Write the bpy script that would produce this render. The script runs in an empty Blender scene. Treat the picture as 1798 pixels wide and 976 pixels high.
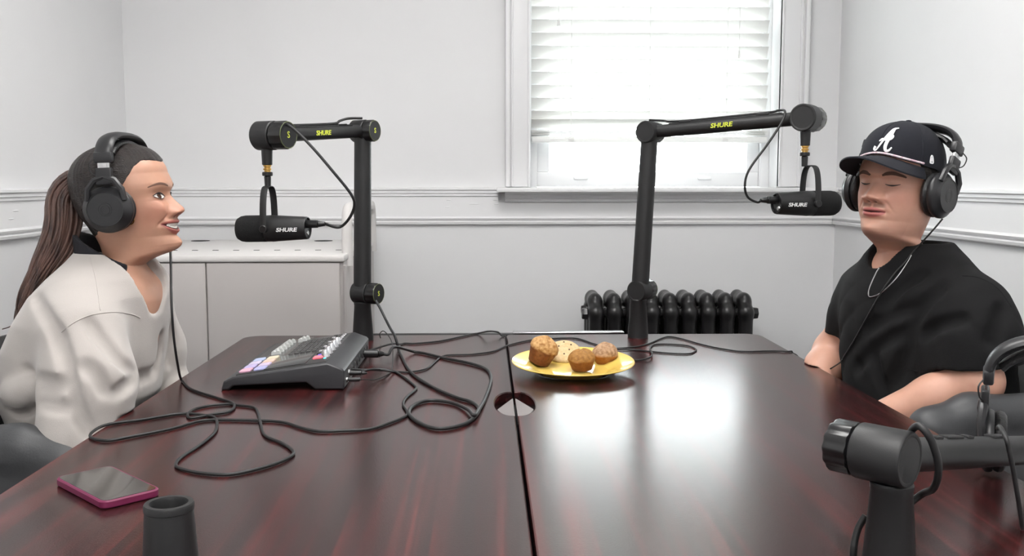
import bpy, bmesh, math, random
import numpy as np
from mathutils import Vector, Matrix, Euler
from mathutils.bvhtree import BVHTree

random.seed(7)
np.random.seed(7)
SC = bpy.context.scene
COL = SC.collection
PI = math.pi
rad = math.radians

# ------------------------------------------------------------------ camera
FPX = 1700.0                      # focal length in pixels of the 1798x976 frame
CAMZ = 1.18
PITCH, YAW = rad(5.64), rad(-1.58)
cam_d = bpy.data.cameras.new('camera')
cam_d.sensor_width = 36.0
cam_d.lens = 36.0 * FPX / 1798.0
cam_d.clip_start = 0.02
cam = bpy.data.objects.new('camera', cam_d)
COL.objects.link(cam)
cam.location = (0, 0, CAMZ)
cam.rotation_euler = (PI / 2 - PITCH, 0, YAW)
SC.camera = cam
CAMR = Euler((PI / 2 - PITCH, 0, YAW)).to_matrix()

# ------------------------------------------------------------------ daylight and exposure
world = bpy.data.worlds.new('overcast_sky')
SC.world = world
world.use_nodes = True
bg = world.node_tree.nodes['Background']
bg.inputs['Color'].default_value = (0.93, 0.97, 1.0, 1)
bg.inputs['Strength'].default_value = 18.0
pl = bpy.data.lights.new('window_portal', 'AREA')
pl.shape = 'RECTANGLE'; pl.size = 1.0; pl.size_y = 1.35
pl.cycles.is_portal = True
plo = bpy.data.objects.new('window_portal', pl); COL.objects.link(plo)
plo.location = (0.67, 4.06, 1.78); plo.rotation_euler = (-PI / 2, 0, 0)
CEIL_LIGHT = 17.0
SC.view_settings.view_transform = 'Standard'
SC.view_settings.look = 'None'
SC.view_settings.exposure = 0.0
SC.view_settings.gamma = 1.0
SC.view_settings.use_curve_mapping = False

# ------------------------------------------------------------------ helpers
def ray(px, py):
    return CAMR @ Vector(((px - 899.0) / FPX, -(py - 488.0) / FPX, -1.0))
def P(px, py, d):
    """point seen at a pixel, standing d metres in front of the camera"""
    r = ray(px, py); r = r * (d / r.y)
    return Vector((r.x, r.y, r.z + CAMZ))
def T(px, py, z):
    """point seen at a pixel, lying at height z"""
    r = ray(px, py); r = r * ((z - CAMZ) / r.z)
    return Vector((r.x, r.y, z))

LOC = {}
def _mesh(name, verts, faces, loc, smooth, angle):
    me = bpy.data.meshes.new(name)
    v = np.asarray(verts, dtype=np.float64).reshape(-1, 3) - np.array(loc)
    me.from_pydata(v.tolist(), [], faces if isinstance(faces, list) else faces.tolist())
    me.validate()
    if smooth:
        me.shade_smooth()
        if angle is not None:
            me.set_sharp_from_angle(angle=rad(angle))
    me.update()
    return me
def obj(name, geo, mat, parent=None, smooth=True, angle=38, matrix=None):
    """one mesh object; geo is an MB or (verts, faces) in world coordinates"""
    verts, faces = (geo.v, geo.f) if isinstance(geo, MB) else geo
    verts = np.asarray(verts, dtype=np.float64).reshape(-1, 3)
    if matrix is not None:
        m = np.array(matrix); verts = verts @ m[:3, :3].T + m[:3, 3]
    if parent is not None:
        loc = LOC[parent.name]
    else:
        lo, hi = verts.min(0), verts.max(0)
        loc = ((lo[0] + hi[0]) / 2, (lo[1] + hi[1]) / 2, lo[2])
    me = _mesh(name, verts, faces, loc, smooth, angle)
    if mat is not None:
        me.materials.append(mat)
    o = bpy.data.objects.new(name, me)
    COL.objects.link(o)
    LOC[o.name] = loc
    if parent is not None:
        o.parent = parent
    else:
        o.location = loc
    return o
def tag(o, label, cat, group=None, kind=None):
    if label: o['label'] = label
    if cat: o['category'] = cat
    if group: o['group'] = group
    if kind: o['kind'] = kind
    return o
def thing(name, label, cat, loc, group=None):
    o = bpy.data.objects.new(name, None)
    o.empty_display_size = 0.05
    COL.objects.link(o)
    o.location = loc
    LOC[o.name] = tuple(loc)
    return tag(o, label, cat, group)
def struct(name, geo, mat, parent=None, label=None, **kw):
    o = obj(name, geo, mat, parent, **kw)
    if parent is None:
        o['kind'] = 'structure'
        if label: o['label'] = label
    return o

def frame(d, up=(0, 0, 1)):
    """rotation whose +Z looks along d"""
    d = Vector(d).normalized(); u = Vector(up)
    if abs(d.dot(u)) > 0.98: u = Vector((1, 0, 0))
    x = u.cross(d).normalized(); y = d.cross(x)
    return Matrix((x, y, d)).transposed()
def mat4(R, t):
    m = R.to_4x4(); m.translation = Vector(t); return m

class MB:
    def __init__(s): s.v = []; s.f = []
    def add(s, verts, faces, M=None):
        o = len(s.v)
        for p in verts:
            p = Vector(p)
            if M is not None: p = M @ p
            s.v.append((p.x, p.y, p.z))
        s.f += [[i + o for i in f] for f in faces]
        return s
    def box(s, c, size, bevel=0.0, M=None, seg=2):
        bm = bmesh.new()
        bmesh.ops.create_cube(bm, size=1.0)
        for v in bm.verts:
            v.co = Vector((v.co.x * size[0] + c[0], v.co.y * size[1] + c[1], v.co.z * size[2] + c[2]))
        if bevel > 0:
            bmesh.ops.bevel(bm, geom=bm.edges[:], offset=bevel, segments=seg, profile=0.5, affect='EDGES')
        bm.verts.index_update()
        s.add([v.co[:] for v in bm.verts], [[v.index for v in f.verts] for f in bm.faces], M)
        bm.free(); return s
    def span(s, a, b, bevel=0.0, M=None):
        return s.box([(a[i] + b[i]) / 2 for i in range(3)], [abs(b[i] - a[i]) for i in range(3)], bevel, M)
    def lathe(s, prof, n=24, M=None, sx=1.0, sy=1.0):
        """prof: list of (r, z); r = 0 closes"""
        vs, fs, rings = [], [], []
        for r, z in prof:
            if r < 1e-6:
                rings.append([len(vs)]); vs.append((0, 0, z))
            else:
                rings.append(list(range(len(vs), len(vs) + n)))
                for i in range(n):
                    a = 2 * PI * i / n; vs.append((r * math.cos(a) * sx, r * math.sin(a) * sy, z))
        for A, B in zip(rings, rings[1:]):
            for i in range(n):
                j = (i + 1) % n
                if len(A) == 1 and len(B) == 1: continue
                if len(A) == 1: fs.append([A[0], B[j], B[i]][::-1])
                elif len(B) == 1: fs.append([A[i], A[j], B[0]])
                else: fs.append([A[i], A[j], B[j], B[i]])
        return s.add(vs, fs, M)
    def rod(s, p0, p1, r0, r1=None, n=20, ch=0.0015):
        r1 = r0 if r1 is None else r1
        p0, p1 = Vector(p0), Vector(p1); L = (p1 - p0).length
        ch = min(ch, r0 * .4, r1 * .4, L * .3)
        pr = [(0, 0), (r0 - ch, 0), (r0, ch), (r1, L - ch), (r1 - ch, L), (0, L)]
        return s.lathe(pr, n, mat4(frame(p1 - p0), p0))
    def tube(s, path, r, n=8, caps=True, up=(0, 0, 1), flat=1.0):
        pts = [Vector(p) for p in path]; m = len(pts)
        rs = r if isinstance(r, (list, tuple)) else [r] * m
        t = [(pts[min(i + 1, m - 1)] - pts[max(i - 1, 0)]).normalized() for i in range(m)]
        u = Vector(up); u = (u - t[0] * u.dot(t[0]))
        if u.length < 1e-4: u = t[0].orthogonal()
        u.normalize(); vs, fs = [], []
        for i in range(m):
            u = u - t[i] * u.dot(t[i])
            if u.length < 1e-6: u = t[i].orthogonal()
            u.normalize(); w = t[i].cross(u)
            for k in range(n):
                a = 2 * PI * k / n
                vs.append(pts[i] + u * (math.cos(a) * rs[i] * flat) + w * (math.sin(a) * rs[i]))
        for i in range(m - 1):
            for k in range(n):
                j = (k + 1) % n
                fs.append([i * n + k, i * n + j, (i + 1) * n + j, (i + 1) * n + k])
        if caps:
            fs.append(list(range(n))[::-1]); fs.append([(m - 1) * n + k for k in range(n)])
        return s.add(vs, fs)
    def prism(s, out, z0, z1, M=None, ch=0.0):
        """outline (x, y) counter-clockwise, from z0 to z1; ch = chamfer at both ends"""
        n = len(out)
        if ch > 0:
            c = offset_loop(out, -ch)
            layers = [(c, z0), (out, z0 + ch), (out, z1 - ch), (c, z1)]
        else:
            layers = [(out, z0), (out, z1)]
        vs, fs = [], []
        for lo, z in layers: vs += [(x, y, z) for x, y in lo]
        for l in range(len(layers) - 1):
            for i in range(n):
                j = (i + 1) % n
                fs.append([l * n + i, l * n + j, (l + 1) * n + j, (l + 1) * n + i])
        fs.append(list(range(n))[::-1]); k = (len(layers) - 1) * n
        fs.append([k + i for i in range(n)])
        return s.add(vs, fs, M)
    def ext(s, prof, p0, p1, M=None):
        """2D profile (a, z) swept in a straight line: p0, p1 are xy ends, a is measured to the right of the walk"""
        p0, p1 = Vector(p0), Vector(p1); d = (p1 - p0).normalized(); nrm = Vector((d.y, -d.x))
        n = len(prof); vs = []
        for p in (p0, p1):
            vs += [(p.x + nrm.x * a, p.y + nrm.y * a, z) for a, z in prof]
        fs = [[i, (i + 1) % n, n + (i + 1) % n, n + i] for i in range(n)]
        fs += [list(range(n))[::-1], [n + i for i in range(n)]]
        return s.add(vs, fs, M)
def offset_loop(out, d):
    n = len(out); res = []
    for i in range(n):
        a, b, c = Vector(out[i - 1]), Vector(out[i]), Vector(out[(i + 1) % n])
        e1, e2 = (b - a).normalized(), (c - b).normalized()
        n1, n2 = Vector((e1.y, -e1.x)), Vector((e2.y, -e2.x))
        m = n1 + n2
        m = m / max(m.dot(m), .3) * 2 * d if m.length > 1e-6 else n1 * d
        res.append((b.x + m.x, b.y + m.y))
    return res
def rrect(x0, y0, x1, y1, r, n=6):
    o = []
    for cx, cy, a0 in ((x1 - r, y1 - r, 0), (x0 + r, y1 - r, 90), (x0 + r, y0 + r, 180), (x1 - r, y0 + r, 270)):
        for i in range(n + 1):
            a = rad(a0 + 90 * i / n); o.append((cx + r * math.cos(a), cy + r * math.sin(a)))
    return o
def spline(pts, sub=6, closed=False):
    pts = [Vector(p) for p in pts]; n = len(pts); out = []
    for i in range(n - 1):
        p0, p1, p2, p3 = pts[max(i - 1, 0)], pts[i], pts[i + 1], pts[min(i + 2, n - 1)]
        for k in range(sub):
            t = k / sub
            out.append(0.5 * ((2 * p1) + (p2 - p0) * t + (2 * p0 - 5 * p1 + 4 * p2 - p3) * t * t + (3 * p1 - p0 - 3 * p2 + p3) * t ** 3))
    out.append(pts[-1]); return out

# ------------------------------------------------------------------ materials
def lin(c):
    f = lambda u: u / 12.92 if u <= .04045 else ((u + .055) / 1.055) ** 2.4
    return tuple(f(x / 255.0) for x in c) + (1.0,)
MATS = {}
def mat(name, c, rough=0.5, metal=0.0, var=0.0, vscale=8.0, bump=0.0, bscale=60.0, spec=0.5, coat=0.0, emit=0.0,
        sheen=0.0, sss=0.0, stretch=None, c2=None, detail=4.0):
    if name in MATS: return MATS[name]
    m = bpy.data.materials.new(name); m.use_nodes = True
    nt = m.node_tree; N, L = nt.nodes, nt.links
    b = N['Principled BSDF']
    b.inputs['Base Color'].default_value = lin(c)
    b.inputs['Roughness'].default_value = rough
    b.inputs['Metallic'].default_value = metal
    b.inputs['Specular IOR Level'].default_value = spec
    b.inputs['Coat Weight'].default_value = coat
    b.inputs['Sheen Weight'].default_value = sheen
    if sss:
        b.inputs['Subsurface Weight'].default_value = sss
        b.inputs['Subsurface Radius'].default_value = (.012, .004, .002)
        b.inputs['Subsurface Scale'].default_value = 1.0
    if emit:
        b.inputs['Emission Color'].default_value = lin(c); b.inputs['Emission Strength'].default_value = emit
    tc = N.new('ShaderNodeTexCoord'); mp = N.new('ShaderNodeMapping')
    L.new(tc.outputs['Object'], mp.inputs['Vector'])
    if stretch: mp.inputs['Scale'].default_value = stretch
    if var > 0 or c2:
        n = N.new('ShaderNodeTexNoise'); n.inputs['Scale'].default_value = vscale; n.inputs['Detail'].default_value = detail
        L.new(mp.outputs[0], n.inputs['Vector'])
        rp = N.new('ShaderNodeValToRGB')
        a, z = lin(c), lin(c2) if c2 else lin(c)
        rp.color_ramp.elements[0].position = .3; rp.color_ramp.elements[1].position = .7
        k0, k1 = (1, 1) if c2 else (1 - var, 1 + var)
        rp.color_ramp.elements[0].color = tuple(min(1, x * k0) for x in a[:3]) + (1,)
        rp.color_ramp.elements[1].color = tuple(min(1, x * k1) for x in z[:3]) + (1,)
        L.new(n.outputs['Fac'], rp.inputs['Fac']); L.new(rp.outputs['Color'], b.inputs['Base Color'])
    if bump > 0:
        n2 = N.new('ShaderNodeTexNoise'); n2.inputs['Scale'].default_value = bscale; n2.inputs['Detail'].default_value = 3
        L.new(mp.outputs[0], n2.inputs['Vector'])
        bp = N.new('ShaderNodeBump'); bp.inputs['Strength'].default_value = bump; bp.inputs['Distance'].default_value = .004
        L.new(n2.outputs['Fac'], bp.inputs['Height']); L.new(bp.outputs['Normal'], b.inputs['Normal'])
    MATS[name] = m; return m

wall_m = mat('wall_paint', (222, 222, 223), .6, var=.012, vscale=3)
trim_m = mat('trim_paint', (228, 228, 229), .35, var=.010, vscale=6)
ceil_m = mat('ceiling_paint', (232, 232, 230), .8)
floor_m = mat('carpet_tile', (96, 94, 96), .95, var=.25, vscale=60, bump=.4, bscale=300)
blackp = mat('black_plastic', (23, 23, 24), .45, bump=.08, bscale=500)
armp = mat('boom_arm_paint', (26, 26, 27), .48, bump=.05, bscale=700)
gripp = mat('knob_plastic', (24, 24, 25), .28)
foam = mat('windscreen_foam', (17, 17, 18), .95, bump=.7, bscale=900)
brass = mat('brass', (200, 160, 90), .3, 1.0)
silver = mat('silver_metal', (200, 200, 200), .25, 1.0)
white_ink = mat('white_print', (225, 225, 225), .6)
lime = mat('lime_print', (205, 214, 70), .5)
lime_dim = mat('dim_ring_print', (96, 104, 66), .5)
cable_m = mat('cable_rubber', (27, 27, 28), .5)
dark_hole = mat('dark_recess', (8, 8, 9), .9)

def wood_mat():
    m = bpy.data.materials.new('mahogany_laminate'); m.use_nodes = True
    nt = m.node_tree; N, L = nt.nodes, nt.links; b = N['Principled BSDF']
    tc = N.new('ShaderNodeTexCoord'); mp = N.new('ShaderNodeMapping'); mp.inputs['Scale'].default_value = (36, .55, 36)
    L.new(tc.outputs['Object'], mp.inputs['Vector'])
    w = N.new('ShaderNodeTexNoise'); w.inputs['Scale'].default_value = 1.6; w.inputs['Detail'].default_value = 8; w.inputs['Roughness'].default_value = .62
    w.inputs['Distortion'].default_value = .12
    L.new(mp.outputs[0], w.inputs['Vector'])
    r = N.new('ShaderNodeValToRGB'); e = r.color_ramp.elements
    e[0].position = .28; e[0].color = lin((33, 19, 20)); e[1].position = .78; e[1].color = lin((112, 38, 35))
    e2 = r.color_ramp.elements.new(.48); e2.color = lin((48, 25, 25))
    e3 = r.color_ramp.elements.new(.60); e3.color = lin((74, 30, 30))
    L.new(w.outputs['Fac'], r.inputs['Fac'])
    mp2 = N.new('ShaderNodeMapping'); mp2.inputs['Scale'].default_value = (60, 2.5, 60); L.new(tc.outputs['Object'], mp2.inputs['Vector'])
    g = N.new('ShaderNodeTexNoise'); g.inputs['Scale'].default_value = 3; g.inputs['Detail'].default_value = 5; L.new(mp2.outputs[0], g.inputs['Vector'])
    mx = N.new('ShaderNodeMix'); mx.data_type = 'RGBA'; mx.blend_type = 'MULTIPLY'; mx.inputs['Factor'].default_value = .55
    r2 = N.new('ShaderNodeValToRGB'); r2.color_ramp.elements[0].position = .35; r2.color_ramp.elements[0].color = (.45, .45, .45, 1); r2.color_ramp.elements[1].position = .62
    L.new(g.outputs['Fac'], r2.inputs['Fac'])
    L.new(r.outputs['Color'], mx.inputs['A']); L.new(r2.outputs['Color'], mx.inputs['B']); L.new(mx.outputs['Result'], b.inputs['Base Color'])
    b.inputs['Roughness'].default_value = .225
    b.inputs['Specular IOR Level'].default_value = .42
    n2 = N.new('ShaderNodeTexNoise'); n2.inputs['Scale'].default_value = 420; n2.inputs['Detail'].default_value = 2; L.new(tc.outputs['Object'], n2.inputs['Vector'])
    bp = N.new('ShaderNodeBump'); bp.inputs['Strength'].default_value = .06; bp.inputs['Distance'].default_value = .002
    L.new(n2.outputs['Fac'], bp.inputs['Height']); L.new(bp.outputs['Normal'], b.inputs['Normal'])
    return m
wood = wood_mat()
edge_m = mat('table_edge_band', (40, 26, 27), .4)

def text_geo(txt, size, depth=.0006, shear=.0, bold=.0, M=None, xs=1.0):
    cu = bpy.data.curves.new('t', 'FONT'); cu.body = txt; cu.size = size; cu.extrude = depth; cu.shear = shear
    cu.offset = bold; cu.align_x = 'CENTER'; cu.align_y = 'CENTER'; cu.resolution_u = 3
    o = bpy.data.objects.new('t', cu); COL.objects.link(o)
    dg = bpy.context.evaluated_depsgraph_get(); dg.update()
    me = bpy.data.meshes.new_from_object(o.evaluated_get(dg))
    vs = [Vector((v.co.x * xs, v.co.y, v.co.z)) for v in me.vertices]; fs = [list(p.vertices) for p in me.polygons]
    bpy.data.objects.remove(o); bpy.data.curves.remove(cu); bpy.data.meshes.remove(me)
    g = MB(); g.add(vs, fs, M); return g
# ================================================================== room shell
XL, XR, YB, YF, ZC = -1.397, 1.402, 3.85, -1.7, 2.72
WX0, WX1, WZ0, WZ1 = 0.177, 1.162, 1.15, 2.40
struct('floor', MB().span((XL - .15, YF - .15, -.12), (XR + .15, YB + .25, 0)), floor_m, smooth=False)
struct('ceiling', MB().span((XL - .15, YF - .15, ZC), (XR + .15, YB + .25, ZC + .12)), ceil_m, smooth=False)
struct('wall_left', MB().span((XL - .15, YF, 0), (XL, YB, ZC)), wall_m, smooth=False)
struct('wall_right', MB().span((XR, YF, 0), (XR + .15, YB, ZC)), wall_m, smooth=False)
struct('wall_front', MB().span((XL - .15, YF - .15, 0), (XR + .15, YF, ZC)), wall_m, smooth=False)
wb = MB()
wb.span((XL - .15, YB, 0), (WX0, YB + .24, ZC)).span((WX1, YB, 0), (XR + .15, YB + .24, ZC))
wb.span((WX0, YB, 0), (WX1, YB + .24, WZ0)).span((WX0, YB, WZ1), (WX1, YB + .24, ZC))
struct('wall_back', wb, wall_m, smooth=False)

def rail_prof():
    # chair rail: flat board with a cap mould on top and a bead mould below; (out of the wall, z)
    return [(0, 1.012), (.010, 1.012), (.016, 1.016), (.018, 1.024), (.013, 1.028), (.013, 1.031), (.019, 1.034), (.021, 1.039), (.016, 1.043),
            (.013, 1.046), (.013, 1.124), (.019, 1.127), (.019, 1.136), (.024, 1.138), (.024, 1.148), (.030, 1.151), (.030, 1.158), (0, 1.160)]
struct('trim_1', MB().ext(rail_prof(), (XL, YF), (XL, YB)), trim_m, angle=25, label='white chair rail along the left wall')
tb = struct('trim_2', MB().ext(rail_prof(), (XL, YB), (0.052, YB)), trim_m, angle=25, label='white chair rail on the back wall left of the window')
struct('trim_3', MB().ext([p for p in rail_prof() if p[1] < 1.1] + [(.013, 1.10), (0, 1.10)], (0.052, YB), (XR, YB)), trim_m, angle=25)
struct('trim_4', MB().ext(rail_prof(), (XR, YB), (XR, YF)), trim_m, angle=25, label='white chair rail along the right wall')
struct('trim_5', MB().ext(rail_prof(), (1.385, YB), (XR, YB)), trim_m, angle=25)
for px, py in ((788, 351), (833, 358), (870, 351), (872, 358), (786, 364)):           # paint blisters on the board
    p = P(px, py, YB - .013)
    g = MB().lathe([(0, .0022), (.5, .0016), (.85, .0006), (1, 0)], 12, mat4(frame((0, -1, 0)), p) @ Matrix.Diagonal((.011 if px != 833 else .024, .0022, 1, 1)))
    obj('paint_blister', g, trim_m, tb)
tl = bpy.data.objects['trim_1']
for py_, yy in ((369, 2.90), (383, 2.87)):
    r_ = (yy, CAMZ - (py_ - 320) / FPX * yy)
    obj('paint_blister', MB().lathe([(0, .0022), (.5, .0016), (.85, .0006), (1, 0)], 12, mat4(frame((1, 0, 0)), (XL + .013, r_[0], r_[1])) @ Matrix.Diagonal((.020, .0024, 1, 1))), trim_m, tl)
base_prof = [(0, 0), (.018, 0), (.018, .13), (.012, .15), (0, .155)]
struct('baseboard_left', MB().ext(base_prof, (XL, YF), (XL, YB)), trim_m)
struct('baseboard_back', MB().ext(base_prof, (XL, YB), (XR, YB)), trim_m)
struct('baseboard_right', MB().ext(base_prof, (XR, YB), (XR, YF)), trim_m)

# ------------------------------------------------------------------ window
win = bpy.data.objects.new('window_1', None); COL.objects.link(win); win.location = (.67, YB, WZ0); LOC['window_1'] = (.67, YB, WZ0)
win['kind'] = 'structure'; win['label'] = 'white double-hung window half covered by slatted blinds'
def casing(x0, x1, inner_right):
    # board with a raised back band on its outer side and a bead on its inner side
    g = MB().span((x0, YB - .020, WZ0 + .012), (x1, YB, WZ1 + .1), .002)
    if inner_right:
        g.span((x0, YB - .034, WZ0 + .012), (x0 + .018, YB, WZ1 + .1), .004); g.span((x0 + .022, YB - .026, WZ0 + .012), (x0 + .030, YB, WZ1 + .1), .003)
        g.span((x1 - .010, YB - .025, WZ0 + .012), (x1, YB, WZ1 + .1), .003)
    else:
        g.span((x1 - .018, YB - .034, WZ0 + .012), (x1, YB, WZ1 + .1), .004); g.span((x1 - .034, YB - .026, WZ0 + .012), (x1 - .024, YB, WZ1 + .1), .003)
        g.span((x0, YB - .025, WZ0 + .012), (x0 + .010, YB, WZ1 + .1), .003)
    return g
obj('window_casing', casing(.080, WX0, True), trim_m, win)
obj('window_casing', casing(WX1, 1.270, False), trim_m, win)
obj('head_casing', MB().span((.08, YB - .022, WZ1), (1.27, YB, WZ1 + .11), .003), trim_m, win)
obj('window_stool', MB().span((.045, YB - .105, 1.142), (1.385, YB + .16, 1.160), .004), trim_m, win)
obj('apron_moulding', MB().ext([(0, 1.102), (.020, 1.102), (.024, 1.108), (.024, 1.113), (.034, 1.118), (.040, 1.126), (.052, 1.129), (.058, 1.136), (.072, 1.1415), (0, 1.1415)],
                               (.078, YB), (1.36, YB)), trim_m, win, angle=20)
# sashes in the opening
ys = YB + .155
obj('jamb', MB().span((WX0, YB + .11, WZ0), (WX0 + .035, YB + .2, WZ1), .002), trim_m, win)
obj('jamb', MB().span((WX1 - .035, YB + .11, WZ0), (WX1, YB + .2, WZ1), .002), trim_m, win)
sx0, sx1 = WX0 + .036, WX1 - .036
low = obj('sash', MB().span((sx0, ys - .02, 1.162), (sx1, ys + .02, 1.222), .003).span((sx0, ys - .02, 1.74), (sx1, ys + .02, 1.79), .003)
          .span((sx0, ys - .02, 1.222), (sx0 + .05, ys + .02, 1.74), .003).span((sx1 - .05, ys - .02, 1.222), (sx1, ys + .02, 1.74), .003), trim_m, win)
upp = obj('sash', MB().span((sx0, ys + .02, 1.74), (sx1, ys + .055, 1.79), .003).span((sx0, ys + .02, 2.35), (sx1, ys + .055, 2.40), .003)
          .span((sx0, ys + .02, 1.79), (sx0 + .05, ys + .055, 2.35), .003).span((sx1 - .05, ys + .02, 1.79), (sx1, ys + .055, 2.35), .003), trim_m, win)
for px in (1020, 1237):
    c = P(px, 312, ys - .024)
    obj('sash_lift', MB().box(c, (.058, .012, .016), .004), trim_m, low)
def glass_mat():
    m = bpy.data.materials.new('window_glass'); m.use_nodes = True; nt = m.node_tree; N, L = nt.nodes, nt.links
    N.remove(N['Principled BSDF']); o = N['Material Output']
    t = N.new('ShaderNodeBsdfTransparent'); t.inputs[0].default_value = (.96, .98, .97, 1)
    g = N.new('ShaderNodeBsdfGlossy'); g.inputs['Roughness'].default_value = .03
    fr = N.new('ShaderNodeFresnel'); mx = N.new('ShaderNodeMixShader'); fr.inputs[0].default_value = 1.45
    L.new(fr.outputs[0], mx.inputs[0]); L.new(t.outputs[0], mx.inputs[1]); L.new(g.outputs[0], mx.inputs[2]); L.new(mx.outputs[0], o.inputs[0]); return m
glass = glass_mat()
obj('pane', MB().span((sx0 + .045, ys - .002, 1.218), (sx1 - .045, ys + .002, 1.745)), glass, low, smooth=False)
obj('pane', MB().span((sx0 + .045, ys + .036, 1.785), (sx1 - .045, ys + .040, 2.355)), glass, upp, smooth=False)

# ------------------------------------------------------------------ blinds
def slat_mat():
    m = bpy.data.materials.new('blind_slat'); m.use_nodes = True; nt = m.node_tree; N, L = nt.nodes, nt.links; b = N['Principled BSDF']; o = N['Material Output']
    b.inputs['Base Color'].default_value = lin((244, 244, 242)); b.inputs['Roughness'].default_value = .4
    t = N.new('ShaderNodeBsdfTranslucent'); t.inputs[0].default_value = lin((246, 246, 243))
    mx = N.new('ShaderNodeMixShader'); mx.inputs[0].default_value = .20
    L.new(b.outputs[0], mx.inputs[1]); L.new(t.outputs[0], mx.inputs[2]); L.new(mx.outputs[0], o.inputs[0]); return m
slat_m = slat_mat()
BY = YB + .062
bx0, bx1 = WX0 + .008, WX1 - .030
bl = thing('window_blind', 'white two-inch slatted blind lowered over the upper window', 'blind', ((bx0 + bx1) / 2, BY, 1.34))
BL = LOC['window_blind']
obj('head_rail', MB().span((bx0, BY - .03, 2.33), (bx1, BY + .03, 2.385), .003), slat_m, bl)
hw = (bx1 - bx0) / 2
vs, fs = [], []
for k in range(7):                        # slightly crowned slat section
    u = -.0255 + .051 * k / 6
    for x in (-hw, hw):
        vs.append((x, u, .0022 * (1 - (u / .0255) ** 2) + .0012))
for k in range(7):
    u = -.0255 + .051 * k / 6
    for x in (-hw, hw):
        vs.append((x, u, .0022 * (1 - (u / .0255) ** 2) - .0012))
for k in range(6):
    fs.append([2 * k, 2 * k + 1, 2 * k + 3, 2 * k + 2]); fs.append([14 + 2 * k + 2, 14 + 2 * k + 3, 14 + 2 * k + 1, 14 + 2 * k])
fs += [[0, 14, 15, 1], [12, 13, 27, 26]]
fs.append([2 * k for k in range(7)][::-1] + [14 + 2 * k for k in range(7)]); fs.append([2 * k + 1 for k in range(7)] + [14 + 2 * k + 1 for k in range(7)][::-1])
sm = _mesh('slat', vs, fs, (0, 0, 0), True, 40); sm.materials.append(slat_m)
def slat(z, tilt, dy=0.0, rz=0.0):
    o = bpy.data.objects.new('slat', sm); COL.objects.link(o); o.parent = bl
    o.location = (0, dy, z - BL[2]); o.rotation_euler = (tilt, 0, rz); return o
z0 = 1.18 + (320 - 206) / FPX * (BY)
for k in range(16):
    slat(z0 + .0509 * k, rad(-58))
slat(1.415, rad(-40)); 
for k in range(4): slat(1.3685 + .0052 * k, rad(-2 + k), rz=rad(.15 * (-1) ** k))
obj('bottom_rail', MB().span((bx0, BY - .026, 1.338), (bx1, BY + .026, 1.362), .005), slat_m, bl)
for px in (1003, 1140, 1275):
    p = P(px, 200, BY - .024)
    obj('ladder_cord', MB().tube([(p.x, BY - .0245, 1.36), (p.x, BY - .0245, 2.34)], .0011, 6).tube([(p.x, BY + .0245, 1.36), (p.x, BY + .0245, 2.34)], .0011, 6), slat_m, bl)
    obj('cord_plug', MB().box((p.x, BY - .027, 1.349), (.024, .006, .014), .003), slat_m, bl)
for px, py in ((981, 38), (1298, 95)):
    p = P(px, py, BY - .04)
    obj('pull_cord', MB().tube([(p.x, p.y, p.z + .01), (p.x, p.y + .008, 2.34)], .0010, 6), slat_m, bl)
    obj('tassel', MB().lathe([(0, .014), (.003, .012), (.0045, 0), (.0065, -.016), (0, -.018)], 12, Matrix.Translation(p)), slat_m, bl)

# ------------------------------------------------------------------ ceiling lights
def emit_mat():
    m = bpy.data.materials.new('light_diffuser'); m.use_nodes = True; nt = m.node_tree; N, L = nt.nodes, nt.links
    N.remove(N['Principled BSDF']); e = N.new('ShaderNodeEmission'); e.inputs[0].default_value = (1.0, .985, .965, 1); e.inputs[1].default_value = CEIL_LIGHT
    L.new(e.outputs[0], N['Material Output'].inputs[0]); return m
em = emit_mat()
for k, (x, y, w) in enumerate(((0.0, -1.0, 'added behind the camera as front fill'), (0.0, .45, 'just over the near end of the tables'), (0.0, 2.05, 'over the far half of the tables'))):  # the panel behind the camera is an unseen added lamp, filling from the front
    t = thing('ceiling_light', 'flat white ceiling light panel ' + w, 'light', (x, y, ZC - .05))
    g = MB()
    g.span((x - .62, y - .32, ZC - .05), (x + .62, y - .30, ZC)).span((x - .62, y + .30, ZC - .05), (x + .62, y + .32, ZC))
    g.span((x - .62, y - .30, ZC - .05), (x - .60, y + .30, ZC)).span((x + .60, y - .30, ZC - .05), (x + .62, y + .30, ZC))
    obj('frame', g, trim_m, t, smooth=False)
    obj('diffuser', MB().span((x - .60, y - .30, ZC - .043), (x + .60, y + .30, ZC - .035)), em, t, smooth=False)

# ================================================================== conference tables
TZ = .74
SEAM = .058
def table_outline(x0, x1, notch_right):
    y0, y1, r = .95, 2.782, .045
    def corner(cx, cy, a0, n=6, r=r): return [(cx + r * math.cos(rad(a0 + 90 * i / n)), cy + r * math.sin(rad(a0 + 90 * i / n))) for i in range(n + 1)]
    ny, nl, nw = 1.905, .105, .038
    notch = []
    for i in range(13):
        a = PI * i / 12
        notch.append((nw * math.sin(a) ** .8, -nl * math.cos(a)))
    rs, rb = .02, .05
    if notch_right:   # table on the left, its seam side is x1
        o = corner(x0 + rb, y0 + rb, 180, r=rb) + corner(x1 - rs, y0 + rs, 270, r=rs)
        o += [(x1 - a, ny + b) for a, b in notch]
        o += corner(x1 - rs, y1 - rs, 0, r=rs) + corner(x0 + rb, y1 - rb, 90, r=rb)
    else:
        o = corner(x0 + rs, y0 + rs, 180, r=rs) + corner(x1 - rb, y0 + rb, 270, r=rb) + corner(x1 - rb, y1 - rb, 0, r=rb) + corner(x0 + rs, y1 - rs, 90, r=rs)
        o += [(x0 + a, ny - b) for a, b in notch]
    return o
black_metal = mat('black_metal', (22, 22, 23), .5, .3)
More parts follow.
